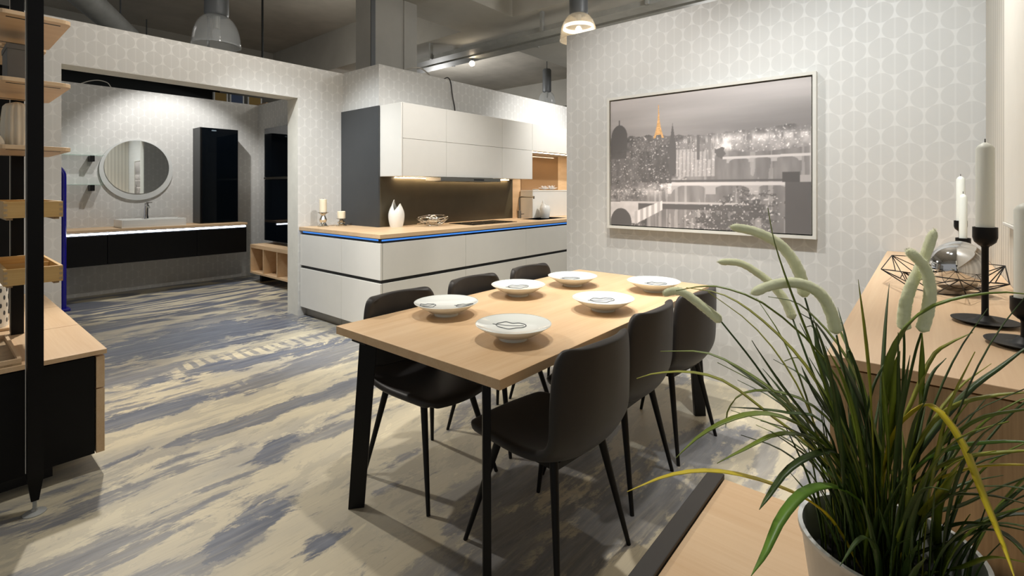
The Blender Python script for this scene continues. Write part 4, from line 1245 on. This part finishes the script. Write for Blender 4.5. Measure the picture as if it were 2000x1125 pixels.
box('shadow_gap', 3.585, 3.594, y0 - g_, y1 + g_, z0 - g_, z1 + g_, 'groove_black', pic)
for nm, a in (('bottom', (3.545, 3.599, y0 - g_ - w_, y1 + g_ + w_, z0 - g_ - w_, z0 - g_)), ('top', (3.545, 3.599, y0 - g_ - w_, y1 + g_ + w_, z1 + g_, z1 + g_ + w_)),
              ('l', (3.545, 3.599, y1 + g_, y1 + g_ + w_, z0 - g_, z1 + g_)), ('r', (3.545, 3.599, y0 - g_ - w_, y0 - g_, z0 - g_, z1 + g_))):
    box('frame_rail', *a, 'picture_frame', pic)

# ================================================================== SIDEBOARD AND FOREGROUND
s = thing('sideboard', 'long oak sideboard along the striped wall under the candles', 'sideboard', (2.43, -0.04, 0))
box('sideboard_top', 1.262, 3.595, -0.248, 0.165, 0.978, 1.0, 'oak_sideboard_x', s, 0.0015)
box('end_panel', 1.272, 1.292, -0.246, 0.158, 0.06, 0.972, 'oak_end_z', s)
box('carcass', 1.292, 3.59, -0.246, 0.135, 0.06, 0.972, 'oak_z', s)
for k in range(4):
    xa = 1.292 + k * 0.574
    box('door', xa + 0.002, xa + 0.572, 0.137, 0.158, 0.065, 0.970, 'oak_z', s, 0.0015)
box('plinth', 1.32, 3.58, -0.23, 0.10, 0, 0.06, 'groove_black', s)

w = thing('wall_panel', 'plain white panel on the striped wall at the right edge of the picture', 'panel', (2.0, -0.24, 1.23))
box('panel_board', 1.15, 2.655, -0.249, -0.235, 1.235, 2.45, 'white_matt', w, 0.002)
box('panel_edge', 1.15, 2.655, -0.249, -0.230, 1.222, 1.234, 'white_front', w, 0.002)

# candlesticks
def candlestick(x, y, h, ch, cr, label):
    z = 1.0
    t = thing('candlestick', label, 'candlestick', (x, y, z))
    lathe('dish', [(0, 0.0), (0.040, 0.0), (0.069, 0.008), (0.070, 0.0105), (0.066, 0.011), (0.036, 0.0065), (0.022, 0.010), (0.012, 0.022), (0, 0.022)], (x, y, z), 'black_metal', t, 40, False, 60)
    lathe('stem', [(0, 0.018), (0.0085, 0.018), (0.0075, 0.03), (0.0075, h - 0.055), (0.010, h - 0.050), (0, h - 0.050)], (x, y, z), 'black_metal', t, 20)
    lathe('cup', [(0, -0.052), (0.012, -0.050), (0.022, -0.040), (0.0255, -0.028), (0.0255, 0.0), (0.0225, 0.0), (0.0225, -0.018), (0, -0.018)], (x, y, z + h), 'black_metal', t, 28)
    c_ = tag(lathe('taper_candle', [(0, -0.017), (cr, -0.017), (cr, ch - 0.012), (cr * 0.72, ch - 0.003), (cr * 0.2, ch + 0.004), (0, ch + 0.004)], (x, y, z + h), 'candle_white', None, 24), label.replace('black candlestick', 'white candle in the black candlestick').replace(' with a white candle', ''), 'candle', 'white candles on the sideboard')
    c_.location = (0, 0, 0)
    tube('wick', [(x, y, z + h + ch), (x + 0.001, y, z + h + ch + 0.014)], 0.0012, 'wick', c_, 6)
candlestick(1.824, -0.125, 0.258, 0.222, 0.0190, 'tallest slim black candlestick with a white candle, nearest on the sideboard beside the chrome balls')
candlestick(1.615, -0.177, 0.112, 0.212, 0.0190, 'low black candlestick with a white candle, cut by the right edge of the picture')
candlestick(3.24, -0.136, 0.206, 0.212, 0.0165, 'black candlestick with a white candle, farthest one on the sideboard behind the chrome balls')
candlestick(2.86, -0.128, 0.150, 0.185, 0.0135, 'short black candlestick with a white candle, half hidden behind the tallest one')

# black wire bowl with two chrome balls
t = thing('wire_bowl', 'angular black wire bowl holding two chrome balls on the oak sideboard', 'bowl', (2.40, -0.050, 1.0))
def black_bowl(cx, cy, z):
    L = []
    rim = []; base = []; n = 8
    for k in range(n):
        a = 2 * PI * k / n + 0.2
        rr = 1.0 + 0.06 * math.sin(3 * k)
        rim.append(Vector((cx + 0.335 * rr * math.cos(a), cy + 0.182 * rr * math.sin(a), z + 0.072 + 0.016 * math.sin(2.3 * k))))
        b_ = a + PI / n
        base.append(Vector((cx + 0.19 * math.cos(b_), cy + 0.105 * math.sin(b_), z + 0.003)))
    for k in range(n):
        L.append(([rim[k], rim[(k + 1) % n]], 0.0019, False))
        L.append(([base[k], base[(k + 1) % n]], 0.0019, False))
        L.append(([rim[k], base[k]], 0.0018, False)); L.append(([base[k], rim[(k + 1) % n]], 0.0018, False))
        mid = (rim[k] + rim[(k + 1) % n]) * 0.5; low = mid * 0.55 + base[k] * 0.45
        L.append(([rim[k], low, rim[(k + 1) % n]], 0.0017, False))
    tubes('wire_frame', L, 'black_metal', t, 6)
black_bowl(2.40, -0.050, 1.0)
def ball(x, y, z, r_, lab):
    tag(lathe('chrome_ball', [(r_ * math.sin(PI * k / 24), -r_ * math.cos(PI * k / 24)) for k in range(25)], (x, y, z + r_), 'chrome', None, 48), lab, 'ball', 'chrome balls in the black wire bowl')
ball(2.28, -0.080, 1.007, 0.080, 'large chrome ball in the black wire bowl, the front one')
ball(2.462, -0.098, 1.007, 0.080, 'chrome ball in the black wire bowl, partly hidden behind the front one')

# low table in the foreground
t = thing('low_table', 'oak side table with a dark metal frame under the grass plant', 'table', (0.78, 0.08, 0))
box('table_top', 0.30, 1.250, -0.24, 0.372, 0.632, 0.656, 'oak_y', t, 0.001)
box('frame_rail', 0.30, 1.258, 0.374, 0.410, 0.630, 0.664, 'frame_brown_black', t, 0.002)
box('frame_rail', 0.30, 1.258, -0.2475, -0.242, 0.630, 0.655, 'frame_brown_black', t)
for x in (0.31, 1.222):
    for y in (0.374, -0.243): box('leg', x, x + 0.034, y, y + 0.034, 0, 0.630, 'frame_brown_black', t)
    box('cross_rail', x, x + 0.034, -0.209, 0.374, 0.598, 0.630, 'frame_brown_black', t)

# pot with ornamental grass
PX, PY, PZ = 0.878, 0.040, 0.657
g = thing('potted_grass', 'pale metal pot of arching ornamental grass with fluffy foxtails in the foreground', 'plant', (PX, PY, PZ))
lathe('pot', [(0, 0), (0.078, 0), (0.080, 0.004), (0.106, 0.196), (0.110, 0.200), (0.110, 0.206), (0.104, 0.206), (0.101, 0.195), (0.076, 0.008), (0, 0.008)], (PX, PY, PZ), 'pot_metal', g, 56, False, 50)
lathe('soil', [(0, 0.0), (0.09, 0.0), (0.092, 0.002), (0, 0.008)], (PX, PY, PZ + 0.150), 'soil', g, 32)
TONE = {'g': 'grass_green', 'd': 'grass_dark', 'y': 'grass_olive', 'Y': 'grass_yellow', 'G': 'grass_bright'}
def blade(pts, w, tone, n=18):
    P = spline(pts, n)
    V = []; F = []
    side0 = None
    for i, p in enumerate(P):
        d = (P[min(i + 1, n - 1)] - P[max(i - 1, 0)]).normalized()
        sd = d.cross(Vector((0, 0, 1)))
        if sd.length < 0.15: sd = side0 if side0 is not None else Vector((1, 0, 0))
        sd.normalize()
        if side0 is not None:
            if sd.dot(side0) < 0: sd = -sd
            sd = (sd * 0.4 + side0 * 0.6).normalized()
        side0 = sd
        up = sd.cross(d).normalized()
        k = i / (n - 1)
        ww = w * 0.00125 * (0.6 + 0.4 * min(1, k * 3)) * (1 - max(0, (k - 0.45) / 0.55) ** 1.9) + 0.0003
        V += [tuple(p - sd * ww + up * ww * 0.35), tuple(p - up * 0.0006), tuple(p + sd * ww + up * ww * 0.35), tuple(p + up * 0.0006)]
    for i in range(n - 1):
        a = i * 4
        for q in range(4): F.append((a + q, a + (q + 1) % 4, a + 4 + (q + 1) % 4, a + 4 + q))
    return mesh_obj('grass_blade', V, F, TONE[tone], g, True)
HEADS = [
  ([[0.883,0.066,0.919],[0.886,0.098,0.951],[0.873,0.149,0.994],[0.851,0.21,1.085],[0.843,0.256,1.142]], [[0.843,0.256,1.142],[0.836,0.284,1.164],[0.829,0.311,1.183],[0.829,0.33,1.185],[0.83,0.348,1.177]]),
  ([[0.888,0.06,0.919],[0.903,0.093,0.977],[0.916,0.128,1.042],[0.935,0.156,1.105],[0.962,0.174,1.137]], [[0.963,0.173,1.135],[0.969,0.188,1.166],[0.97,0.208,1.19],[0.969,0.231,1.208],[0.963,0.26,1.224],[0.952,0.295,1.224]]),
  ([[0.89,0.057,0.919],[0.9,0.086,0.988],[0.903,0.123,1.103],[0.916,0.148,1.184]], [[0.916,0.148,1.185],[0.92,0.156,1.221],[0.919,0.171,1.251],[0.914,0.19,1.272],[0.901,0.219,1.288],[0.883,0.253,1.296]]),
  ([[0.895,0.052,0.926],[0.883,0.072,0.999],[0.873,0.091,1.095],[0.872,0.1,1.143]], [[0.872,0.1,1.145],[0.867,0.107,1.178],[0.858,0.12,1.205],[0.84,0.144,1.219],[0.818,0.172,1.217],[0.798,0.199,1.203]]),
  ([[0.907,0.037,0.919],[0.905,0.027,1.005],[0.897,0.022,1.119],[0.886,0.022,1.163]], [[0.886,0.022,1.162],[0.882,0.021,1.191],[0.882,0.015,1.222],[0.889,0.002,1.258],[0.895,-0.011,1.304]]),
  ([[0.902,0.043,0.919],[0.895,0.031,1.0],[0.895,0.011,1.122],[0.885,0.003,1.161]], [[0.885,0.003,1.163],[0.884,-0.004,1.195],[0.878,-0.006,1.227],[0.866,0.001,1.257],[0.845,0.017,1.278]]),
]
BLADES = [
  ([[0.858,0.064,0.902],[0.845,0.093,1.007],[0.83,0.123,1.122],[0.816,0.153,1.217],[0.811,0.171,1.283],[0.814,0.18,1.332]], 4, 'g'),
  ([[0.863,0.059,0.916],[0.861,0.082,1.041],[0.848,0.119,1.118],[0.814,0.18,1.183],[0.789,0.231,1.207],[0.777,0.266,1.208],[0.765,0.301,1.199]], 5, 'g'),
  ([[0.858,0.064,0.924],[0.859,0.107,1.035],[0.862,0.147,1.1],[0.852,0.203,1.156],[0.845,0.255,1.186],[0.835,0.311,1.192]], 5, 'y'),
  ([[0.854,0.07,0.916],[0.849,0.106,0.986],[0.834,0.156,1.037],[0.816,0.209,1.075],[0.796,0.264,1.1],[0.768,0.328,1.097]], 6, 'g'),
  ([[0.849,0.075,0.916],[0.827,0.122,0.982],[0.799,0.176,1.028],[0.775,0.227,1.068],[0.754,0.273,1.079],[0.731,0.32,1.073],[0.725,0.349,1.06]], 5, 'y'),
  ([[0.854,0.07,0.924],[0.822,0.115,1.008],[0.795,0.155,1.072],[0.782,0.179,1.114],[0.777,0.193,1.139]], 6, 'd'),
  ([[0.854,0.07,0.931],[0.847,0.125,0.996],[0.846,0.172,1.036],[0.837,0.23,1.072],[0.849,0.262,1.082]], 4, 'd'),
  ([[0.844,0.081,0.931],[0.813,0.108,1.0],[0.778,0.139,1.035],[0.743,0.171,1.049],[0.709,0.201,1.045],[0.676,0.231,1.027],[0.647,0.255,1.0]], 6, 'g'),
  ([[0.849,0.075,0.916],[0.83,0.091,0.977],[0.803,0.118,1.008],[0.766,0.156,1.017],[0.73,0.193,0.997],[0.703,0.219,0.982]], 5, 'g'),
  ([[0.858,0.064,0.924],[0.855,0.094,1.002],[0.846,0.131,1.04],[0.83,0.176,1.052],[0.818,0.217,1.041],[0.822,0.238,1.01],[0.836,0.247,0.973]], 4, 'g'),
  ([[0.858,0.064,0.931],[0.865,0.095,1.021],[0.87,0.128,1.071],[0.883,0.151,1.094],[0.897,0.174,1.081]], 3, 'g'),
  ([[0.858,0.064,0.931],[0.886,0.104,1.003],[0.91,0.148,1.055],[0.93,0.197,1.07]], 3, 'd'),
  ([[0.844,0.081,0.909],[0.833,0.11,1.02],[0.811,0.152,1.032],[0.793,0.189,1.034],[0.777,0.224,1.033]], 4, 'd'),
  ([[0.835,0.092,0.873],[0.789,0.116,0.925],[0.726,0.16,0.966],[0.661,0.206,0.993],[0.604,0.244,1.0],[0.55,0.277,0.992]], 5, 'Y'),
  ([[0.858,0.064,0.902],[0.792,0.087,0.956],[0.724,0.113,0.975],[0.663,0.13,0.966],[0.61,0.137,0.95],[0.561,0.14,0.952]], 6, 'G'),
  ([[0.854,0.07,0.916],[0.816,0.09,0.99],[0.775,0.114,0.999],[0.735,0.138,0.987],[0.7,0.154,0.963],[0.675,0.159,0.957]], 5, 'd'),
  ([[0.84,0.086,0.909],[0.792,0.123,0.982],[0.761,0.139,1.01],[0.728,0.158,1.036]], 3, 'd'),
  ([[0.891,0.025,0.916],[0.897,0.049,0.978],[0.903,0.074,1.06],[0.907,0.1,1.115],[0.905,0.134,1.157],[0.907,0.162,1.177],[0.902,0.199,1.181]], 4, 'g'),
  ([[0.872,0.047,0.916],[0.894,0.061,0.998],[0.905,0.087,1.071],[0.904,0.127,1.142],[0.912,0.156,1.16]], 5, 'd'),
  ([[0.868,0.053,0.916],[0.858,0.064,1.047],[0.844,0.081,1.127],[0.842,0.084,1.12]], 5, 'd'),
  ([[0.872,0.047,0.902],[0.857,0.044,1.032],[0.841,0.04,1.116],[0.834,0.026,1.168],[0.84,-0.003,1.206],[0.85,-0.038,1.224],[0.864,-0.076,1.232],[0.875,-0.112,1.229]], 6, 'g'),
  ([[0.882,0.036,0.902],[0.876,0.03,1.015],[0.875,0.019,1.054],[0.885,-0.005,1.128],[0.89,-0.024,1.151],[0.902,-0.05,1.168]], 6, 'y'),
  ([[0.872,0.047,0.931],[0.846,0.035,1.025],[0.831,0.008,1.076],[0.811,-0.012,1.089],[0.792,-0.035,1.062],[0.768,-0.051,1.018],[0.743,-0.065,0.981],[0.711,-0.072,0.96]], 5, 'Y'),
  ([[0.882,0.036,0.902],[0.884,0.003,1.021],[0.884,-0.029,1.072],[0.891,-0.069,1.094],[0.896,-0.106,1.105]], 7, 'y'),
  ([[0.877,0.042,0.909],[0.905,0.008,0.989],[0.947,-0.042,1.069],[0.984,-0.086,1.112],[1.017,-0.125,1.149]], 5, 'd'),
  ([[0.882,0.036,0.909],[0.877,0.003,0.988],[0.888,-0.049,1.056],[0.891,-0.092,1.081],[0.879,-0.117,1.095]], 5, 'g'),
  ([[0.882,0.036,0.902],[0.866,0.008,0.984],[0.857,-0.028,1.027],[0.854,-0.07,1.049],[0.846,-0.109,1.062]], 7, 'G'),
  ([[0.882,0.036,0.902],[0.871,0.003,0.97],[0.866,-0.038,1.014],[0.866,-0.085,1.037],[0.85,-0.113,1.053]], 6, 'y'),
  ([[0.9,0.014,0.913],[0.877,-0.013,0.966],[0.861,-0.048,1.003],[0.84,-0.078,1.027],[0.821,-0.109,1.045]], 6, 'Y'),
  ([[0.9,0.014,0.902],[0.862,-0.023,0.957],[0.822,-0.059,0.991],[0.777,-0.088,1.015]], 5, 'd'),
  ([[0.91,0.003,0.887],[0.902,-0.04,0.931],[0.89,-0.078,0.978],[0.875,-0.112,1.017]], 5, 'd'),
  ([[0.91,0.003,0.858],[0.861,-0.033,0.924],[0.808,-0.062,0.965],[0.752,-0.089,0.998]], 5, 'd'),
  ([[0.9,0.014,0.836],[0.871,-0.028,0.894],[0.832,-0.06,0.945],[0.781,-0.077,0.966],[0.723,-0.086,0.976]], 5, 'd'),
  ([[0.91,0.003,0.811],[0.857,-0.038,0.873],[0.789,-0.061,0.936],[0.72,-0.082,0.981]], 5, 'g'),
  ([[0.877,0.042,0.916],[0.857,0.035,1.035],[0.836,0.029,1.12],[0.813,0.024,1.15]], 4, 'g'),
  ([[0.886,0.031,0.916],[0.888,0.008,1.039],[0.875,0.003,1.115],[0.859,0.002,1.168]], 4, 'g'),
  ([[0.891,0.025,0.916],[0.91,0.003,1.054],[0.919,-0.008,1.098],[0.932,-0.024,1.12]], 3, 'd'),
  ([[0.863,0.059,0.916],[0.858,0.064,1.011],[0.863,0.059,1.069],[0.872,0.047,1.105],[0.882,0.036,1.12]], 3, 'd'),
  ([[0.844,0.081,0.916],[0.876,0.09,0.996],[0.902,0.106,1.052],[0.922,0.129,1.089],[0.951,0.14,1.129],[0.975,0.159,1.121]], 4, 'd'),
  ([[0.849,0.075,0.909],[0.864,0.089,0.993],[0.863,0.121,1.037],[0.874,0.139,1.068],[0.892,0.149,1.08]], 3, 'd'),
  ([[0.854,0.07,0.902],[0.863,0.121,0.952],[0.889,0.152,0.987],[0.918,0.18,1.019],[0.94,0.216,1.047]], 4, 'd'),
  ([[0.924,-0.014,0.811],[0.858,-0.013,0.935],[0.8,-0.021,0.998],[0.74,-0.028,1.046]], 4, 'g'),
  ([[0.891,0.025,0.858],[0.849,0.003,0.932],[0.804,-0.017,0.994],[0.756,-0.032,1.052]], 4, 'y'),
]

rnd = random.Random(11)
for pts, w, tone in BLADES:
    p0 = Vector(pts[0])
    root = Vector((PX + (p0.x - PX) * 0.5, PY + (p0.y - PY) * 0.5, PZ + 0.154))
    if (root - Vector((PX, PY, root.z))).length > 0.08:
        root = Vector((PX, PY, root.z)) + (root - Vector((PX, PY, root.z))).normalized() * 0.075
    start = [tuple(root)]
    if p0.z < PZ + 0.24 and math.hypot(p0.x - PX, p0.y - PY) > 0.085: start = [tuple(root), (PX + (p0.x - PX) * 0.75, PY + (p0.y - PY) * 0.75, PZ + 0.235)]; pts = pts[1:]
    blade(start + list(pts), w * 1.0, tone)
for k in range(110):
    a = rnd.uniform(0, 2 * PI); r0 = 0.078 * math.sqrt(rnd.random())
    b0 = Vector((PX + r0 * math.cos(a), PY + r0 * math.sin(a), PZ + 0.154))
    ln = rnd.uniform(0.22, 0.50); lean = rnd.uniform(0.15, 0.95) * (0.4 + r0 / 0.09)
    a2 = a + rnd.uniform(-0.6, 0.6)
    d = Vector((math.cos(a2), math.sin(a2), 0))
    pts = []
    for q in range(6):
        s_ = q / 5
        out = lean * ln * (0.15 * s_ + 0.95 * s_ ** 2.2)
        zz = ln * (s_ - 0.66 * lean * s_ ** 2.6)
        p_ = b0 + d * out + Vector((0, 0, max(zz, 0.0)))
        pts.append(p_)
    # keep inside the pot until the rim is passed, and off the walls and sideboard
    ok = all(p_.y > -0.225 and not (p_.x > 1.235 and p_.z < 1.02) for p_ in pts)
    for p_ in pts:
        rr = math.hypot(p_.x - PX, p_.y - PY)
        if p_.z < PZ + 0.215 and rr > 0.092:
            f_ = 0.092 / rr; p_.x = PX + (p_.x - PX) * f_; p_.y = PY + (p_.y - PY) * f_
    if not ok or math.hypot(pts[-1].x - PX, pts[-1].y - PY) > 0.26: continue
    # leave the camera's own place free
    if any((p_ - Vector((0, 0, 1.36))).length < 0.4 for p_ in pts): continue
    blade([tuple(p_) for p_ in pts], rnd.uniform(1.8, 3.4), rnd.choice('ggddddddyy'), 14)
for k in range(60):  # short dark blades: shade inside the clump put into their colour
    a = rnd.uniform(0, 2 * PI); r0 = 0.086 * math.sqrt(rnd.uniform(0.1, 1.0)); a2 = a + rnd.uniform(-0.8, 0.8)
    b0 = Vector((PX + r0 * math.cos(a), PY + r0 * math.sin(a), PZ + 0.154)); ln = rnd.uniform(0.10, 0.24); le = rnd.uniform(0.02, 0.16) * ln
    pts = [b0 + Vector((math.cos(a2) * le * q * q / 4, math.sin(a2) * le * q * q / 4, ln * q / 4)) for q in range(5)]
    blade([tuple(p_) for p_ in pts], rnd.uniform(2.2, 3.8), rnd.choice('dddddg'), 9)
def foxtail(stem, head, rad):
    s0 = Vector(stem[0])
    root = Vector((PX + (s0.x - PX) * 0.4, PY + (s0.y - PY) * 0.4, PZ + 0.154))
    f = tube('foxtail_stem', spline([tuple(root)] + [tuple(p) for p in stem], 20), [0.0026 - 0.0012 * k / 19 for k in range(20)], 'grass_dark', g, 8)
    P = spline(head, 60); n = 60; seg = 16
    V = []; F = []; prev = None
    hair = []
    for i, p in enumerate(P):
        d = (P[min(i + 1, n - 1)] - P[max(i - 1, 0)]).normalized()
        a = (prev - d * prev.dot(d)) if prev is not None else d.cross(Vector((0.3, 0.2, 1)))
        a.normalize(); b = d.cross(a); prev = a
        k = i / (n - 1)
        r_ = rad * min(1, (k / 0.05 + 0.35)) * (1 - 0.25 * k) * (1 if k < 0.93 else math.sqrt(max(0.05, 1 - ((k - 0.93) / 0.072) ** 2)))
        for q in range(seg):
            t_ = 2 * PI * q / seg
            nrm = a * math.cos(t_) + b * math.sin(t_)
            V.append(tuple(p + nrm * r_ * rnd.uniform(0.9, 1.06)))
            for _ in range(2):
                t2 = t_ + rnd.uniform(-0.2, 0.2); n2 = a * math.cos(t2) + b * math.sin(t2)
                hair.append((p + n2 * r_ * 0.9 + d * rnd.uniform(-0.001, 0.001), (n2 + d * rnd.uniform(0.3, 1.1)).normalized(), d.cross(n2)))
    for i in range(n - 1):
        for q in range(seg):
            q2 = (q + 1) % seg
            F.append((i * seg + q, i * seg + q2, (i + 1) * seg + q2, (i + 1) * seg + q))
    F.append(tuple(reversed(range(seg)))); F.append(tuple((n - 1) * seg + q for q in range(seg)))
    h_ = mesh_obj('foxtail_head', V, F, 'foxtail', g, True)
    HV = []; HF = []
    for p, d, sd in hair:
        m_ = len(HV); L_ = rnd.uniform(0.0018, 0.0042)
        HV += [tuple(p - sd * 0.00022), tuple(p + sd * 0.00022), tuple(p + d * L_)]
        HF.append((m_, m_ + 1, m_ + 2))
    fz = mesh_obj('fuzz', HV, HF, 'foxtail', h_); fz['kind'] = 'stuff'
for (st, hd), rd in zip(HEADS, (0.0080, 0.0080, 0.0098, 0.0092, 0.0082, 0.0080)):
    foxtail(st, hd, rd)
